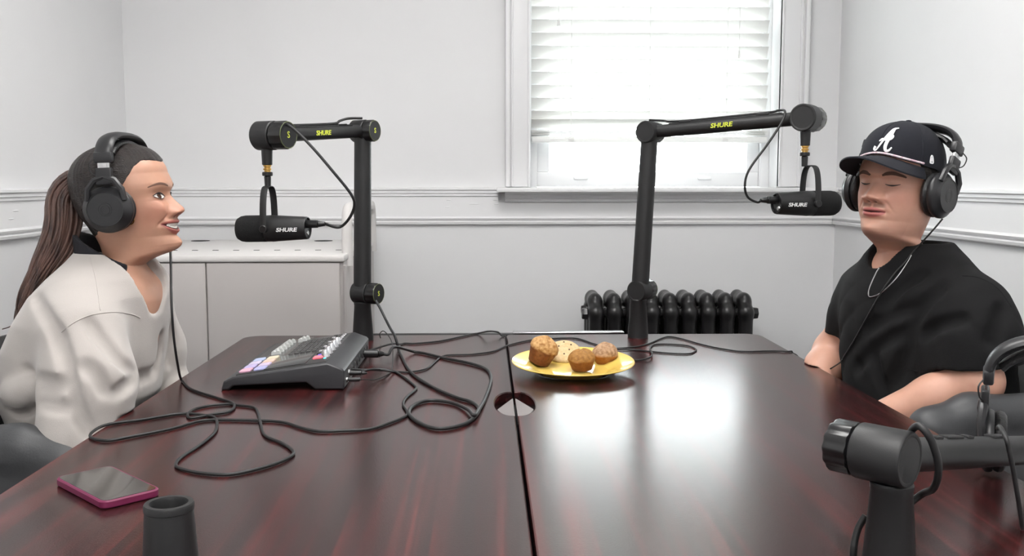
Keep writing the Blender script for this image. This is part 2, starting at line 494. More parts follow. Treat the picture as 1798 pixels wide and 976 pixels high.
grom_m = mat('grommet_plastic', (112, 104, 104), .45)
TX0, TX1 = -.690, .797
for nm, x0, x1, nr, lab in (('l', TX0, SEAM - .0025, True, 'dark mahogany laminate table carrying the audio mixer and the phone'),
                            ('r', SEAM + .0025, TX1, False, 'dark mahogany laminate table carrying the yellow plate of muffins')):
    t = thing('conference_table', lab, 'table', ((x0 + x1) / 2, 1.866, 0), 'pair of conference tables pushed together')
    out = table_outline(x0, x1, nr)
    top = obj('tabletop', MB().prism(out, TZ - .0295, TZ, ch=.0022), wood, t, angle=30)
    # grommet insert closing the front of the cable notch
    s = -1 if nr else 1; xs = x1 if nr else x0; ny = 1.905
    ins = []
    for i in range(9):
        a = .34 * PI * i / 8
        ins.append((xs + s * (.0365 * math.sin(a) ** .8), ny - .1035 * math.cos(a)))
    ins.append((xs + s * .003, ny + .040)); ins.append((xs, ny + .045))
    if nr: ins = ins[::-1]
    obj('cable_grommet', MB().prism(ins, TZ - .02, TZ - .001), grom_m, t, smooth=False)
    obj('notch_shade_plate', MB().span((min(xs, xs + s * .05), ny - .12, TZ - .05), (max(xs, xs + s * .05), ny + .12, TZ - .03)), dark_hole, t, smooth=False)  # added black plate below the notch, stands in for the shade inside
    obj('modesty_panel', MB().span((x0 + .1, 1.82, .3), (x1 - .1, 1.84, TZ - .03)), wood, t, smooth=False)
    for yy in (1.2, 2.5):
        cx = (x0 + x1) / 2
        obj('leg', MB().span((cx - .03, yy - .025, .05), (cx + .03, yy + .025, TZ - .03), .004).span((cx - .29, yy - .03, 0.0), (cx + .29, yy + .03, .05), .01)
            .span((cx - .28, yy - .03, TZ - .06), (cx + .28, yy + .03, TZ - .03), .004), black_metal, t)

# slim dark panel with a silver rim standing behind the tables
p0, p1 = P(650, 588, 2.83), P(1094, 583, 2.83)
pt = thing('flat_panel', 'slim black flat panel with a silver rim standing behind the tables', 'panel', ((p0.x + p1.x) / 2, 2.83, 0.0))
obj('panel_body', MB().span((p0.x, 2.818, 0.0), (p1.x, 2.842, TZ - .0035), .003), blackp, pt)
obj('rim', MB().span((p0.x + .42, 2.812, TZ - .0035), (p1.x + .001, 2.845, TZ + .0015), .002), silver, pt)

# ================================================================== SDF engine for organic shapes
class Grid:
    def __init__(s, lo, hi, h):
        s.lo = np.array(lo, dtype=np.float32); s.h = h
        n = np.ceil((np.array(hi) - np.array(lo)) / h).astype(int) + 1
        s.ax = [(s.lo[i] + h * np.arange(n[i])).astype(np.float32) for i in range(3)]
        s.D = np.full(n, .08, np.float32)
    def sl(s, lo, hi):
        idx, c = [], []
        for i in range(3):
            a = max(0, int(math.floor((lo[i] - s.lo[i]) / s.h))); b = min(len(s.ax[i]), int(math.ceil((hi[i] - s.lo[i]) / s.h)) + 1)
            if b <= a: return None, None
            idx.append(slice(a, b)); sh = [1, 1, 1]; sh[i] = -1; c.append(s.ax[i][a:b].reshape(sh))
        return tuple(idx), c
    def _put(s, idx, d, k, mode):
        A = s.D[idx]
        if mode == 'sub':
            d = -d
            if k > 0:
                h = np.maximum(k - np.abs(A - d), 0) / k; s.D[idx] = np.maximum(A, d) + h * h * k * .25
            else: s.D[idx] = np.maximum(A, d)
        else:
            if k > 0:
                h = np.maximum(k - np.abs(A - d), 0) / k; s.D[idx] = np.minimum(A, d) - h * h * k * .25
            else: s.D[idx] = np.minimum(A, d)
    def cap(s, a, b, r0, r1=None, k=.02, mode='add'):
        r1 = r0 if r1 is None else r1; a = np.array(a, float); b = np.array(b, float); m = max(r0, r1) + max(k, .012) + .03
        idx, c = s.sl(np.minimum(a, b) - m, np.maximum(a, b) + m)
        if idx is None: return s
        ab = b - a; L2 = max(float(ab @ ab), 1e-9)
        q = [c[i] - np.float32(a[i]) for i in range(3)]
        t = np.clip((q[0] * ab[0] + q[1] * ab[1] + q[2] * ab[2]) / L2, 0, 1).astype(np.float32)
        d = np.sqrt((q[0] - t * ab[0]) ** 2 + (q[1] - t * ab[1]) ** 2 + (q[2] - t * ab[2]) ** 2) - (r0 + (r1 - r0) * t)
        s._put(idx, d.astype(np.float32), k, mode); return s
    def chain(s, pts, rs, k=.02, mode='add'):
        for i in range(len(pts) - 1): s.cap(pts[i], pts[i + 1], rs[i], rs[i + 1], k, mode)
        return s
    def ell(s, c0, r, R=None, k=.02, mode='add'):
        m = max(r) + max(k, .012) + .03; c0 = np.array(c0, float)
        idx, c = s.sl(c0 - m, c0 + m)
        if idx is None: return s
        q = [c[i] - np.float32(c0[i]) for i in range(3)]
        if R is not None:
            R = np.array(R); q = [q[0] * R[0, j] + q[1] * R[1, j] + q[2] * R[2, j] for j in range(3)]
        k0 = np.sqrt((q[0] / r[0]) ** 2 + (q[1] / r[1]) ** 2 + (q[2] / r[2]) ** 2)
        k1 = np.sqrt((q[0] / r[0] ** 2) ** 2 + (q[1] / r[1] ** 2) ** 2 + (q[2] / r[2] ** 2) ** 2) + 1e-6
        s._put(idx, (k0 * (k0 - 1) / k1).astype(np.float32), k, mode); return s
    def torso(s, tab, yaw, k=.03, grow=0.0):
        """tab rows: z, cx, cy, half depth, half width; yaw turns the section"""
        tab = np.array(tab, float); z = s.ax[2]
        g = lambda j: np.interp(z, tab[:, 0], tab[:, j]).astype(np.float32).reshape(1, 1, -1)
        cx, cy, a, b = g(1), g(2), g(3) + grow, g(4) + grow
        x, y = s.ax[0].reshape(-1, 1, 1) - cx, s.ax[1].reshape(1, -1, 1) - cy
        c_, s_ = math.cos(yaw), math.sin(yaw)
        u, v = x * c_ + y * s_, -x * s_ + y * c_
        e = np.sqrt((u / a) ** 2 + (v / b) ** 2 + 1e-9)
        d = (e - 1) * np.sqrt(u * u + v * v + 1e-9) / e
        zz = z.reshape(1, 1, -1); d = np.maximum(d, np.maximum(tab[0, 0] - grow - zz, zz - tab[-1, 0] - grow)).astype(np.float32)
        s._put((slice(None),) * 3, np.minimum(d, .08), k, 'add'); return s
    def box(s, lo, hi, mode='sub', k=0.0):
        x, y, z = s.ax[0].reshape(-1, 1, 1), s.ax[1].reshape(1, -1, 1), s.ax[2].reshape(1, 1, -1)
        d = np.maximum(np.maximum(np.maximum(lo[0] - x, x - hi[0]), np.maximum(lo[1] - y, y - hi[1])), np.maximum(lo[2] - z, z - hi[2]))
        s._put((slice(None),) * 3, d.astype(np.float32), k, mode); return s
    def half(s, p, n):
        """keep the side the normal points away from"""
        n = Vector(n).normalized(); x, y, z = s.ax[0].reshape(-1, 1, 1), s.ax[1].reshape(1, -1, 1), s.ax[2].reshape(1, 1, -1)
        s.D = np.maximum(s.D, ((x - p[0]) * n.x + (y - p[1]) * n.y + (z - p[2]) * n.z).astype(np.float32)); return s
    def coords(s): return s.ax[0].reshape(-1, 1, 1), s.ax[1].reshape(1, -1, 1), s.ax[2].reshape(1, 1, -1)
    def mesh(s, smooth=2):
        D = s.D; D[0], D[-1], D[:, 0], D[:, -1], D[:, :, 0], D[:, :, -1] = .05, .05, .05, .05, .05, .05
        S = D < 0; nx, ny, nz = D.shape
        cnt = np.zeros((nx - 1, ny - 1, nz - 1), np.uint8)
        for i in (0, 1):
            for j in (0, 1):
                for k in (0, 1): cnt += S[i:nx - 1 + i, j:ny - 1 + j, k:nz - 1 + k]
        act = (cnt > 0) & (cnt < 8); I = np.argwhere(act)
        vid = np.full(act.shape, -1, np.int32); vid[act] = np.arange(len(I))
        acc = np.zeros((len(I), 3)); w = np.zeros(len(I)); corner = lambda o: D[I[:, 0] + o[0], I[:, 1] + o[1], I[:, 2] + o[2]]
        for ax in range(3):
            for u in (0, 1):
                for v in (0, 1):
                    o0 = [0, 0, 0]; o0[(ax + 1) % 3] = u; o0[(ax + 2) % 3] = v; o1 = list(o0); o1[ax] = 1
                    a, b = corner(o0), corner(o1); m = (a < 0) != (b < 0)
                    t = a[m] / (a[m] - b[m]); p = np.tile(np.array(o0, float), (m.sum(), 1)); p[:, ax] += t
                    acc[m] += p; w[m] += 1
        V = (I + acc / w[:, None]) * s.h + s.lo; F = []
        for ax in range(3):
            a_, b_ = (ax + 1) % 3, (ax + 2) % 3
            sl0 = [slice(None)] * 3; sl1 = [slice(None)] * 3; sl0[ax] = slice(0, -1); sl1[ax] = slice(1, None)
            A, B = S[tuple(sl0)], S[tuple(sl1)]; E = np.argwhere(A != B)
            E = E[(E[:, a_] > 0) & (E[:, b_] > 0) & (E[:, a_] < D.shape[a_] - 1) & (E[:, b_] < D.shape[b_] - 1)]
            ins = A[E[:, 0], E[:, 1], E[:, 2]]
            q = []
            for da, db in ((1, 1), (0, 1), (0, 0), (1, 0)):
                c = E.copy(); c[:, a_] -= da; c[:, b_] -= db; q.append(vid[c[:, 0], c[:, 1], c[:, 2]])
            q = np.stack(q, 1); q[~ins] = q[~ins][:, ::-1]; F.append(q)
        F = np.concatenate(F); F = F[(F >= 0).all(1)]
        V = relax(V, F, smooth)
        return V, F
def relax(V, F, it, lam=.5, mask=None):
    for _ in range(it):
        acc = np.zeros_like(V); w = np.zeros(len(V)); k = F.shape[1]
        for j in range(k):
            a, b = F[:, j], F[:, (j + 1) % k]
            np.add.at(acc, a, V[b]); np.add.at(acc, b, V[a]); np.add.at(w, a, 1); np.add.at(w, b, 1)
        N = V + lam * (acc / np.maximum(w, 1)[:, None] - V)
        V = N if mask is None else V + (N - V) * mask[:, None]
    return V

# ================================================================== radiator
iron = mat('cast_iron_paint', (27, 26, 27), .30, bump=.12, bscale=90)
RD = 3.655
rp0, rp1 = P(1042, 520, RD), P(1300, 520, RD)
rt = thing('radiator', 'black cast-iron column radiator under the window', 'radiator', ((rp0.x + rp1.x) / 2, RD, 0))
g = Grid((-.045, -.13, -.02), (.045, .13, .80), .004)
for yy in (-.085, 0, .085):
    g.cap((0, yy, .09), (0, yy, .685), .0245, .0265, .012)
g.chain([(0, -.088, .70), (0, -.05, .735), (0, .05, .735), (0, .088, .70)], [.0265, .024, .024, .0265], .02)
g.cap((0, -.09, .10), (0, .09, .10), .027, .027, .02)
g.cap((0, -.07, .752), (0, .07, .752), .008, .008, .022)
g.cap((-.034, -.06, .69), (.034, -.06, .69), .016, .016, .006); g.cap((-.034, .06, .69), (.034, .06, .69), .016, .016, .006)
g.cap((-.034, 0, .12), (.034, 0, .12), .016, .016, .006)
sv, sf = g.mesh(2)
NS = 9
first = None
for k in range(NS):
    x = rp0.x + (rp1.x - rp0.x) * k / (NS - 1)
    if first is None:
        first = obj('section', (sv + np.array([x, RD, 0]), sf), iron, rt, angle=None)
    else:
        o = first.copy(); COL.objects.link(o); o.parent = rt; o.location = (x - rp0.x, 0, 0)
for s, x in ((-1, rp0.x - .03), (1, rp1.x + .03)):
    obj('end_plug', MB().rod((x, RD - .06, .69), (x + s * .02, RD - .06, .69), .024, .022, 6), iron, rt)
    for yy in (-.085, .085):
        obj('foot', MB().lathe([(0, 0), (.03, 0), (.026, .02), (.018, .09), (0, .1)], 14, Matrix.Translation((x - s * .03, RD + yy, 0))), iron, rt)

# ================================================================== equipment cart
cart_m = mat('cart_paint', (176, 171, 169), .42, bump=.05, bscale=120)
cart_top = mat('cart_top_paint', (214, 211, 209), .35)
CY0, CY1, CZ = 2.93, 3.72, .961
cx1 = P(603, 450, CY0).x; cx0 = -1.16
ct = thing('charging_cart', 'pale grey metal equipment cart against the back wall', 'cart', ((cx0 + cx1) / 2, (CY0 + CY1) / 2, 0))
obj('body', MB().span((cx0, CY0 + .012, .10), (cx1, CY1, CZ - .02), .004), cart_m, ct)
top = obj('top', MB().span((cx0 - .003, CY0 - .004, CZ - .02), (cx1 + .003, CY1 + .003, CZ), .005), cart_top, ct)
xm = P(362, 500, CY0).x
for a, b in ((cx0 + .002, xm - .002), (xm + .002, cx1 - .012)):
    d = obj('door', MB().span((a, CY0, .12), (b, CY0 + .0115, CZ - .023), .003), cart_m, ct)
obj('handle', MB().span((xm + .03, CY0 - .018, .5), (xm + .05, CY0 - .002, .64), .004), blackp, d)
obj('corner_hinge', MB().rod((cx1 + .003, CY0 + .004, .14), (cx1 + .003, CY0 + .004, CZ - .03), .005, .005, 10), cart_m, ct)
sy = CY0 + .22
for k in range(10):
    obj('vent_slot', MB().box((cx0 + .09 + k * .066, sy, CZ + .0004), (.018, .010, .0012), .0), dark_hole, top, smooth=False)
for px in (352, 568):
    c = T(px, 423, CZ)
    obj('cable_hole', MB().lathe([(.034, .0002), (.034, .0012), (.028, .0016), (0, .0012)], 24, Matrix.Translation((c.x, c.y, CZ))), dark_hole, top)
# push handle: a rounded hoop of flat bar along the right side
hx = cx1 - .002
hp = [(hx, CY0 + .10, CZ - .04), (hx, CY0 + .10, CZ + .09)]
for i in range(1, 7):
    a = PI / 2 * i / 6; hp.append((hx, CY0 + .10 + .045 * (1 - math.cos(a)), CZ + .09 + .045 * math.sin(a)))
for i in range(7):
    a = PI / 2 * (1 - i / 6); hp.append((hx, CY1 - .075 + .045 * math.cos(a), CZ + .09 + .045 * math.sin(a)))
hp.append((hx, CY1 - .030, CZ - .04))
obj('push_handle', MB().tube(hp, .021, 14, up=(1, 0, 0), flat=.8), cart_top, ct)
for x in (cx0 + .07, cx1 - .07):
    for y in (CY0 + .08, CY1 - .08):
        obj('caster', MB().rod((x - .015, y, .04), (x + .015, y, .04), .04, .04, 18, .004).span((x - .02, y - .02, .07), (x + .02, y + .02, .10)), blackp, ct)
# ================================================================== boom arms and microphones
def knob_geo(c, ax, r, L, ribs=12):
    ax = Vector(ax).normalized(); M = mat4(frame(ax), c); vs, fs = [], []
    n = ribs * 4; prof = []
    rings = [(0, .90), (.06, 1.0), (.88, 1.0), (1.0, .93)]
    for t, s in rings:
        for i in range(n):
            a = 2 * PI * i / n; q = 1.0 if (i % 4) < 2 else .94
            vs.append((r * s * q * math.cos(a), r * s * q * math.sin(a), L * t))
    for l in range(len(rings) - 1):
        for i in range(n):
            j = (i + 1) % n; fs.append([l * n + i, l * n + j, (l + 1) * n + j, (l + 1) * n + i])
    fs.append(list(range(n))[::-1]); fs.append([3 * n + i for i in range(n)])
    return MB().add(vs, fs, M)
def joint(t, name, c, ax, r, lb, lk, emblem=True, up=(0, 0, 1)):
    """barrel with a cap on one end and a ribbed knob on the other; ax points to the knob"""
    ax = Vector(ax).normalized(); c = Vector(c); a = c - ax * (lb * .5)
    M = mat4(frame(ax), a)
    j = obj(name, MB().lathe([(0, .0005), (r * .80, .0005), (r * .82, .0), (r * .93, .0), (r, .003), (r, lb - .002), (r - .002, lb), (0, lb)], 32, M), armp, t)
    k = obj('knob', knob_geo(a + ax * (lb + .0015), ax, r * .97, lk), gripp, t)
    if emblem:
        e = a + ax * (lb + lk + .0016)
        u = Vector((0, 0, 1)); x = u.cross(ax).normalized(); R = Matrix((x, u, ax)).transposed()
        obj('emblem', MB().lathe([(r * .86, -.0004), (r * .89, .0004), (r * .92, -.0004)], 28, mat4(frame(ax), e)), lime_dim, k)
        obj('emblem', text_geo('S', r * .62, .0004, 0, .0003, mat4(R, e)), lime, k)
    return j
def boom_base(t, b, htop, hollow=False):
    M = Matrix.Translation((b[0], b[1], TZ))
    if hollow:
        pr = [(0, .02), (.0195, .02), (.0195, htop - .004), (.021, htop), (.0262, htop), (.0272, htop - .002), (.0272, htop - .008), (.0262, htop - .009), (.0265, htop - .012), (.0305, .012), (.0305, 0), (0, 0)]
    else:
        pr = [(0, htop), (.0222, htop), (.0238, htop - .002), (.0238, htop - .008), (.0230, htop - .0095), (.0290, .012), (.0290, 0), (0, 0)]
    obj('base', MB().lathe(pr, 36, M), armp, t)
    g = MB().span((b[0] - .03, b[1] - .03, TZ - .075), (b[0] + .03, b[1] + .03, TZ - .0305), .004)
    obj('clamp', g, blackp, t)
def make_arm(label, b, J1, J2, J3, text_side, kdir):
    b = Vector(b); t = thing('microphone_boom_arm', label, 'boom arm', (b.x, b.y, TZ), 'microphone boom arms clamped to the tables')
    boom_base(t, b, J1.z - TZ - .024)
    d = (J3 - J2); n = Vector((-d.y, d.x, 0)).normalized()
    if n.dot(Vector(kdir)) < 0: n = -n
    joint(t, 'lower_hinge', J1, n, .0305, .046, .030)
    q = (J2 - J1).normalized()
    obj('post', MB().rod(J1 + q * .02, J2 - q * .018, .0245, .0232, 28), armp, t)
    joint(t, 'elbow_hinge', J2 - n * .008, n, .0305, .042, .026)
    q = (J3 - J2).normalized()
    bm = obj('boom', MB().rod(J2 + q * .02, J3 - q * .02, .0175, .0175, 24), armp, t)
    up = Vector((0, 0, 1)); w = q.cross(up).normalized(); up = w.cross(q)
    Rb = Matrix((q, w, up)).transposed(); L = d.length
    obj('cable_cover', MB().box((0, 0, .0165), (L * .72, .016, .006), .002, mat4(Rb, J2 + q * L * .5)), blackp, bm)
    for f in (.25, .75):
        obj('cover_clip', MB().box((0, 0, .0195), (.035, .018, .004), .0015, mat4(Rb, J2 + q * L * f)), blackp, bm)
    s = Vector(text_side); rd = q if q.x > 0 else -q
    z = rd.cross(up); 
    Mt = mat4(Matrix((rd, up, z)).transposed(), J2 + q * L * .5 + z * .0172)
    obj('lettering', text_geo('SHURE', .0165, .0008, .15, .00042, Mt, 1.25), lime, bm)
    joint(t, 'end_hinge', J3, n, .0345, .052, .038)
    st = J3 - Vector((0, 0, .030))
    stm = obj('stem', MB().rod(st, st - Vector((0, 0, .040)), .0135, .0120, 20), armp, t)
    obj('adapter', MB().lathe([(0, 0), (.0095, 0), (.0095, -.003), (.0075, -.004), (.0075, -.007), (.0098, -.008), (.0098, -.011), (.0075, -.012), (.0075, -.016), (0, -.016)], 20,
                              Matrix.Translation(st - Vector((0, 0, .040)))), brass, t)
    return t, st - Vector((0, 0, .056)), n
def make_mic(label, hang, ctr, a, nside):
    """hang: where it screws to the arm; ctr: centre of its body; a: towards the windscreen"""
    a = Vector(a).normalized(); hang, c = Vector(hang), Vector(ctr)
    t = thing('microphone', label, 'microphone', (c.x, c.y, c.z - .034), 'dynamic microphones on boom arms')
    M = mat4(frame(a), c)
    obj('windscreen', MB().lathe([(0, .082), (.018, .0815), (.026, .078), (.0305, .070), (.0320, .060), (.0320, .008), (.0300, .004), (0, .004)], 36, M), foam, t)
    body = obj('body', MB().lathe([(0, .006), (.0318, .006), (.0318, -.006), (.0322, -.008), (.0312, -.020), (.0270, -.092), (.0262, -.095), (.0242, -.0955), (.0235, -.0905), (0, -.0905)], 40, M), blackp, t)
    obj('rear_plate', MB().lathe([(0, -.0915), (.0225, -.0915), (.0228, -.090), (0, -.090)], 30, M), gripp, body)
    w = Vector((0, 0, 1)).cross(a).normalized()
    pl_ = c - a * .0905 - Vector((0, 0, .012)) - w * .006
    obj('rear_socket', MB().rod(pl_, pl_ - a * .003, .0065, .006, 16), silver, body)
    pc = c - a * .0905 + Vector((0, 0, .009))
    plug = obj('plug', MB().rod(pc, pc - a * .030, .0098, .0092, 18).rod(pc - a * .030, pc - a * .048, .0075, .0052, 14), gripp, t)
    # yoke: a strap bent over the body, in the plane across the axis
    top = hang - Vector((0, 0, .034)); hy = top.z - c.z
    path = []
    for i in range(25):
        an = PI * i / 24; x = math.cos(an); path.append(c + w * (.0365 * (1 if x > 0 else -1) * abs(x) ** .55) + Vector((0, 0, hy * math.sin(an) ** .8)) + a * .002)
    obj('yoke', MB().tube(path, .0085, 10, up=w, flat=.24), armp, t)
    for s in (-1, 1):
        obj('yoke_knob', MB().rod(c + w * s * .031 + a * .002, c + w * s * .0405 + a * .002, .0098, .0092, 18), gripp, t)
    obj('mount', MB().rod(hang, hang - Vector((0, 0, .0095)), .0125, .0125, 20).rod(hang - Vector((0, 0, .0095)), top + Vector((0, 0, -.002)), .0082, .0075, 16), armp, t)
    rd = a if a.x > 0 else -a; up = Vector((0, 0, 1)); z = rd.cross(up)
    rd2 = (rd - z * (.058 if rd.dot(a) < 0 else -.058)).normalized(); z2 = rd2.cross(up)
    Mt = mat4(Matrix((rd2, up, z2)).transposed(), c - a * .052 + z * .0294 - Vector((0, 0, .003)))
    obj('lettering', text_geo('SHURE', .0128, .0008, .15, .00034, Mt, 1.30), white_ink, body)
    return t, pc - a * .048

b1 = T(640, 597, TZ)
J1 = Vector((b1.x, b1.y, P(640, 514, b1.y).z)); J2 = P(637, 230, b1.y); J3 = P(468, 238, 2.34)
b1.x = J1.x = P(637, 560, b1.y).x
arm1, hang1, n1 = make_arm('black boom arm standing behind the mixer, reaching left over the table', b1, J1, J2, J3, (0, -1, 0), (1, -.4, 0))
mic1, plug1 = make_mic('black microphone hanging in front of the smiling woman', hang1, P(474, 401, 2.34), (-.985, .17, -.02), n1)
b2 = T(1120, 592, TZ)
K1 = Vector((b2.x + .004, b2.y, P(1123, 510, b2.y).z)); K2 = P(1141, 232, b2.y); K3 = P(1415, 207, 2.45)
arm2, hang2, n2 = make_arm('black boom arm standing behind the plate, reaching right across the window', b2, K1, K2, K3, (0, -1, 0), (.6, .8, 0))
mic2, plug2 = make_mic('black microphone hanging in front of the man in the cap', hang2, P(1421, 357, 2.45), (.96, .24, .0), n2)

# near arm at the lower right: only base, hinge and first boom are in the picture
b3 = T(1562, 1030, TZ); b3 = Vector((P(1564, 900, 1.06).x, 1.06, TZ))
t3 = thing('microphone_boom_arm', 'black boom arm folded low at the near right table corner', 'boom arm', (b3.x, b3.y, TZ), 'microphone boom arms clamped to the tables')
N1 = Vector((b3.x - .006, b3.y, P(1562, 800, b3.y).z))
boom_base(t3, b3, N1.z - TZ - .030)
kd = Vector((-.66, .75, 0)).normalized()
joint(t3, 'lower_hinge', N1 + kd * .004, kd, .0325, .060, .030, emblem=False)
ad = Vector((.76, .64, -.17)).normalized()
N2 = N1 + ad * .60
bm3 = obj('boom', MB().rod(N1 + ad * .02, N2 - ad * .02, .0205, .0200, 28), armp, t3)
up3 = Vector((0, 0, 1)); w3 = ad.cross(up3).normalized(); up3 = w3.cross(ad)
for f, l in ((.115, .018), (.16, .045), (.205, .016), (.30, .05)):
    obj('cover_clip', MB().box((f * 1.0, 0, .0205), (l, .014, .004), .001, mat4(Matrix((ad, w3, up3)).transposed(), N1)), blackp, bm3)
joint(t3, 'elbow_hinge', N2, kd, .0325, .05, .03, emblem=False)
N3 = N2 + Vector((.12, -.28, .24))
obj('upper_boom', MB().rod(N2, N3, .0175, .0175, 20), armp, t3)
joint(t3, 'end_hinge', N3, kd, .0345, .05, .035, emblem=False)
# empty clamp base at the lower left
c4 = P(290, 882, 1.06)
t4 = thing('boom_arm_base', 'empty black boom arm base tube at the near left of the table', 'clamp base', (c4.x + .004, 1.06, TZ), None)
boom_base(t4, (c4.x + .004, 1.06), c4.z - TZ, hollow=True)

# ================================================================== audio mixer
mix_m = mat('mixer_shell', (48, 48, 51), .42, bump=.06, bscale=600)
mix_p = mat('mixer_panel', (34, 33, 33), .35)
mix_k = mat('mixer_key', (58, 57, 57), .4)
MX0, MX1, MY0, MY1 = -.562, -.300, 2.035, 2.470
mt = thing('audio_mixer', 'dark grey podcast mixing console with glowing pads', 'mixer', ((MX0 + MX1) / 2, (MY0 + MY1) / 2, TZ))
prof = [(MX0, .7415), (MX0 + .016, .7415), (MX0 + .026, .750), (MX1 - .082, .757), (MX1 - .062, .7415), (MX1 - .004, .7415), (MX1, .746), (MX1, .781), (MX1 - .004, .786), (MX1 - .036, .7985), (MX0 + .026, .7695), (MX0 + .006, .760)]
bmx = bmesh.new()
A = [bmx.verts.new((x, MY0, z)) for x, z in prof]; B = [bmx.verts.new((x, MY1, z)) for x, z in prof]
n = len(prof)
for i in range(n): bmx.faces.new([A[i], A[(i + 1) % n], B[(i + 1) % n], B[i]])
fa = bmx.faces.new(A[::-1]); fb = bmx.faces.new(B)
bmesh.ops.recalc_face_normals(bmx, faces=bmx.faces[:])
ed = [e for e in bmx.edges if all(abs(v.co.y - MY0) < 1e-6 for v in e.verts) or all(abs(v.co.y - MY1) < 1e-6 for v in e.verts)]
bmesh.ops.bevel(bmx, geom=ed, offset=.007, segments=3, profile=.6, affect='EDGES')
bmx.verts.index_update()
obj('shell', ([v.co[:] for v in bmx.verts], [[v.index for v in f.verts] for f in bmx.faces]), mix_m, mt, angle=30); bmx.free()
sl_ = math.atan2(.7985 - .7695, (MX1 - .036) - (MX0 + .026))
UX = Vector((math.cos(sl_), 0, math.sin(sl_))); UN = Vector((-math.sin(sl_), 0, math.cos(sl_)))
def top_pt(x, y, h=0.0):
    s = (x - (MX0 + .026)) / math.cos(sl_); return Vector((MX0 + .026, y, .7695)) + UX * s + UN * h
MR = Matrix((UX, Vector((0, 1, 0)), UN)).transposed()
def on_top(x, y, h=0): return mat4(MR, top_pt(x, y, h))
xa, xb = MX0 + .028, MX1 - .040
obj('panel', MB().box((0, 0, 0), (xb - xa, MY1 - MY0 - .034, .0016), .0006, on_top((xa + xb) / 2, (MY0 + MY1) / 2, .0004)), mix_p, mt)
scr = mat('mixer_screen', (14, 14, 15), .08)
obj('screen', MB().box((0, 0, 0), (.090, .155, .0016), .0006, on_top(-.432, MY0 + .105, .0016)), scr, mt)
pads = [[(245, 190, 215), (205, 190, 240), (225, 215, 245), (200, 215, 250)], [(195, 195, 245), (225, 205, 235), (250, 215, 195), (245, 230, 200)]]
for i in range(2):
    for j in range(4):
        c = pads[i][j]
        pm = mat('pad_%d_%d' % (i, j), tuple(int(q_ * .86) for q_ in c), .35, emit=.10)
        obj('pad', MB().prism(rrect(-.0125, -.0165, .0125, .0165, .004, 4), 0, .004, on_top(MX0 + .044 + .031 * i, MY0 + .047 + .0415 * j, .001), ch=.001), pm, mt)
cap_m = mat('fader_cap', (196, 198, 196), .35)
def fader(x, y):
    obj('fader', MB().prism([(-.011, 0), (.011, 0), (.009, .0085), (.004, .0105), (0, .0078), (-.004, .0105), (-.009, .0085)], -.0065, .0065,
                            on_top(x, y, .0012) @ Matrix.Rotation(PI / 2, 4, 'X'), ch=.0007), cap_m, mt)
obj('fader_slot', MB().box((0, 0, 0), (.07, .30, .0008), 0, on_top(-.475, MY0 + .29, .0014)), scr, mt, smooth=False)
for k in range(6): fader(-.492 + .001 * k, MY0 + .228 + .031 * k)
fader(-.455, MY0 + .405); fader(-.458, MY0 + .38)
kg = MB()
for i in range(6):
    for j in range(7):
        kg.box((0, 0, 0), (.0105, .021, .002), .0006, on_top(-.452 + .0135 * i, MY0 + .205 + .0285 * j, .0018), 1)
o = obj('key_grid', kg, mix_k, mt); o['kind'] = 'stuff'
kn_m = mat('chrome_knob', (205, 205, 208), .18, .9)
for k in range(5):
    obj('knob', MB().lathe([(0, .016), (.0062, .016), (.0072, .0148), (.0086, .004), (.0094, 0), (0, 0)], 16, on_top(-.352, MY0 + .085 + .042 * k, .0012)), kn_m, mt)
for k in range(9):
    obj('button', MB().box((0, 0, 0), (.009, .013, .005), .0015, on_top(-.376, MY0 + .135 + .0315 * k, .003)), kn_m if k % 2 else mix_k, mt)
for k in range(5):
    obj('button', MB().box((0, 0, 0), (.010, .018, .004), .0012, on_top(-.354, MY0 + .29 + .026 * k, .003)), kn_m, mt)
obj('record_button', MB().prism(rrect(-.011, -.015, .011, .015, .004, 4), 0, .004, on_top(-.368, MY0 + .082, .001), ch=.001), mat('red_pad', (226, 110, 122), .35, emit=.25), mt)
obj('indicator', MB().box((0, 0, 0), (.007, .022, .002), .0006, on_top(-.372, MY0 + .115, .002)), mat('blue_led', (90, 85, 215), .4, emit=.4), mt)
obj('indicator', MB().lathe([(0, .002), (.003, .002), (.003, 0)], 10, on_top(-.351, MY0 + .062, .001)), mat('cyan_led', (90, 210, 225), .4, emit=1.5), mt)
for k in range(8):
    y = MY0 + .07 + .046 * k
    obj('jack', MB().lathe([(.0095, 0), (.0095, .0016), (.006, .002), (.0055, .0005), (0, .0005)], 16, mat4(frame((1, 0, 0)), (MX1, y, .7635))), gripp if k else silver, mt)
obj('jack', MB().lathe([(.006, 0), (.006, .003), (.0035, .0035), (.003, .001), (0, .001)], 14, mat4(frame((1, 0, 0)), (MX1, MY0 + .03, .757))), silver, mt)

# ================================================================== phone
case_m = mat('magenta_case', (108, 26, 66), .5)
scr_m = mat('phone_glass', (12, 12, 13), .06, coat=.4)
pc_ = [T(x, y, .752) for x, y in ((95, 845), (190, 808), (284, 853), (182, 888))]
cen = sum(pc_, Vector()) / 4
ax_l = ((pc_[2] - pc_[1]) + (pc_[3] - pc_[0])).normalized(); ax_w = Vector((-ax_l.y, ax_l.x, 0))
pl_len = ((pc_[2] - pc_[1]).length + (pc_[3] - pc_[0]).length) / 2; pw_len = ((pc_[1] - pc_[0]).length + (pc_[2] - pc_[3]).length) / 2
Mp = mat4(Matrix((ax_l, ax_w, Vector((0, 0, 1)))).transposed(), (cen.x, cen.y, TZ))
ph = thing('smartphone', 'smartphone lying face up in a magenta case', 'phone', (cen.x, cen.y, TZ))
hl, hw_ = max(pl_len, pw_len) / 2, min(pl_len, pw_len) / 2
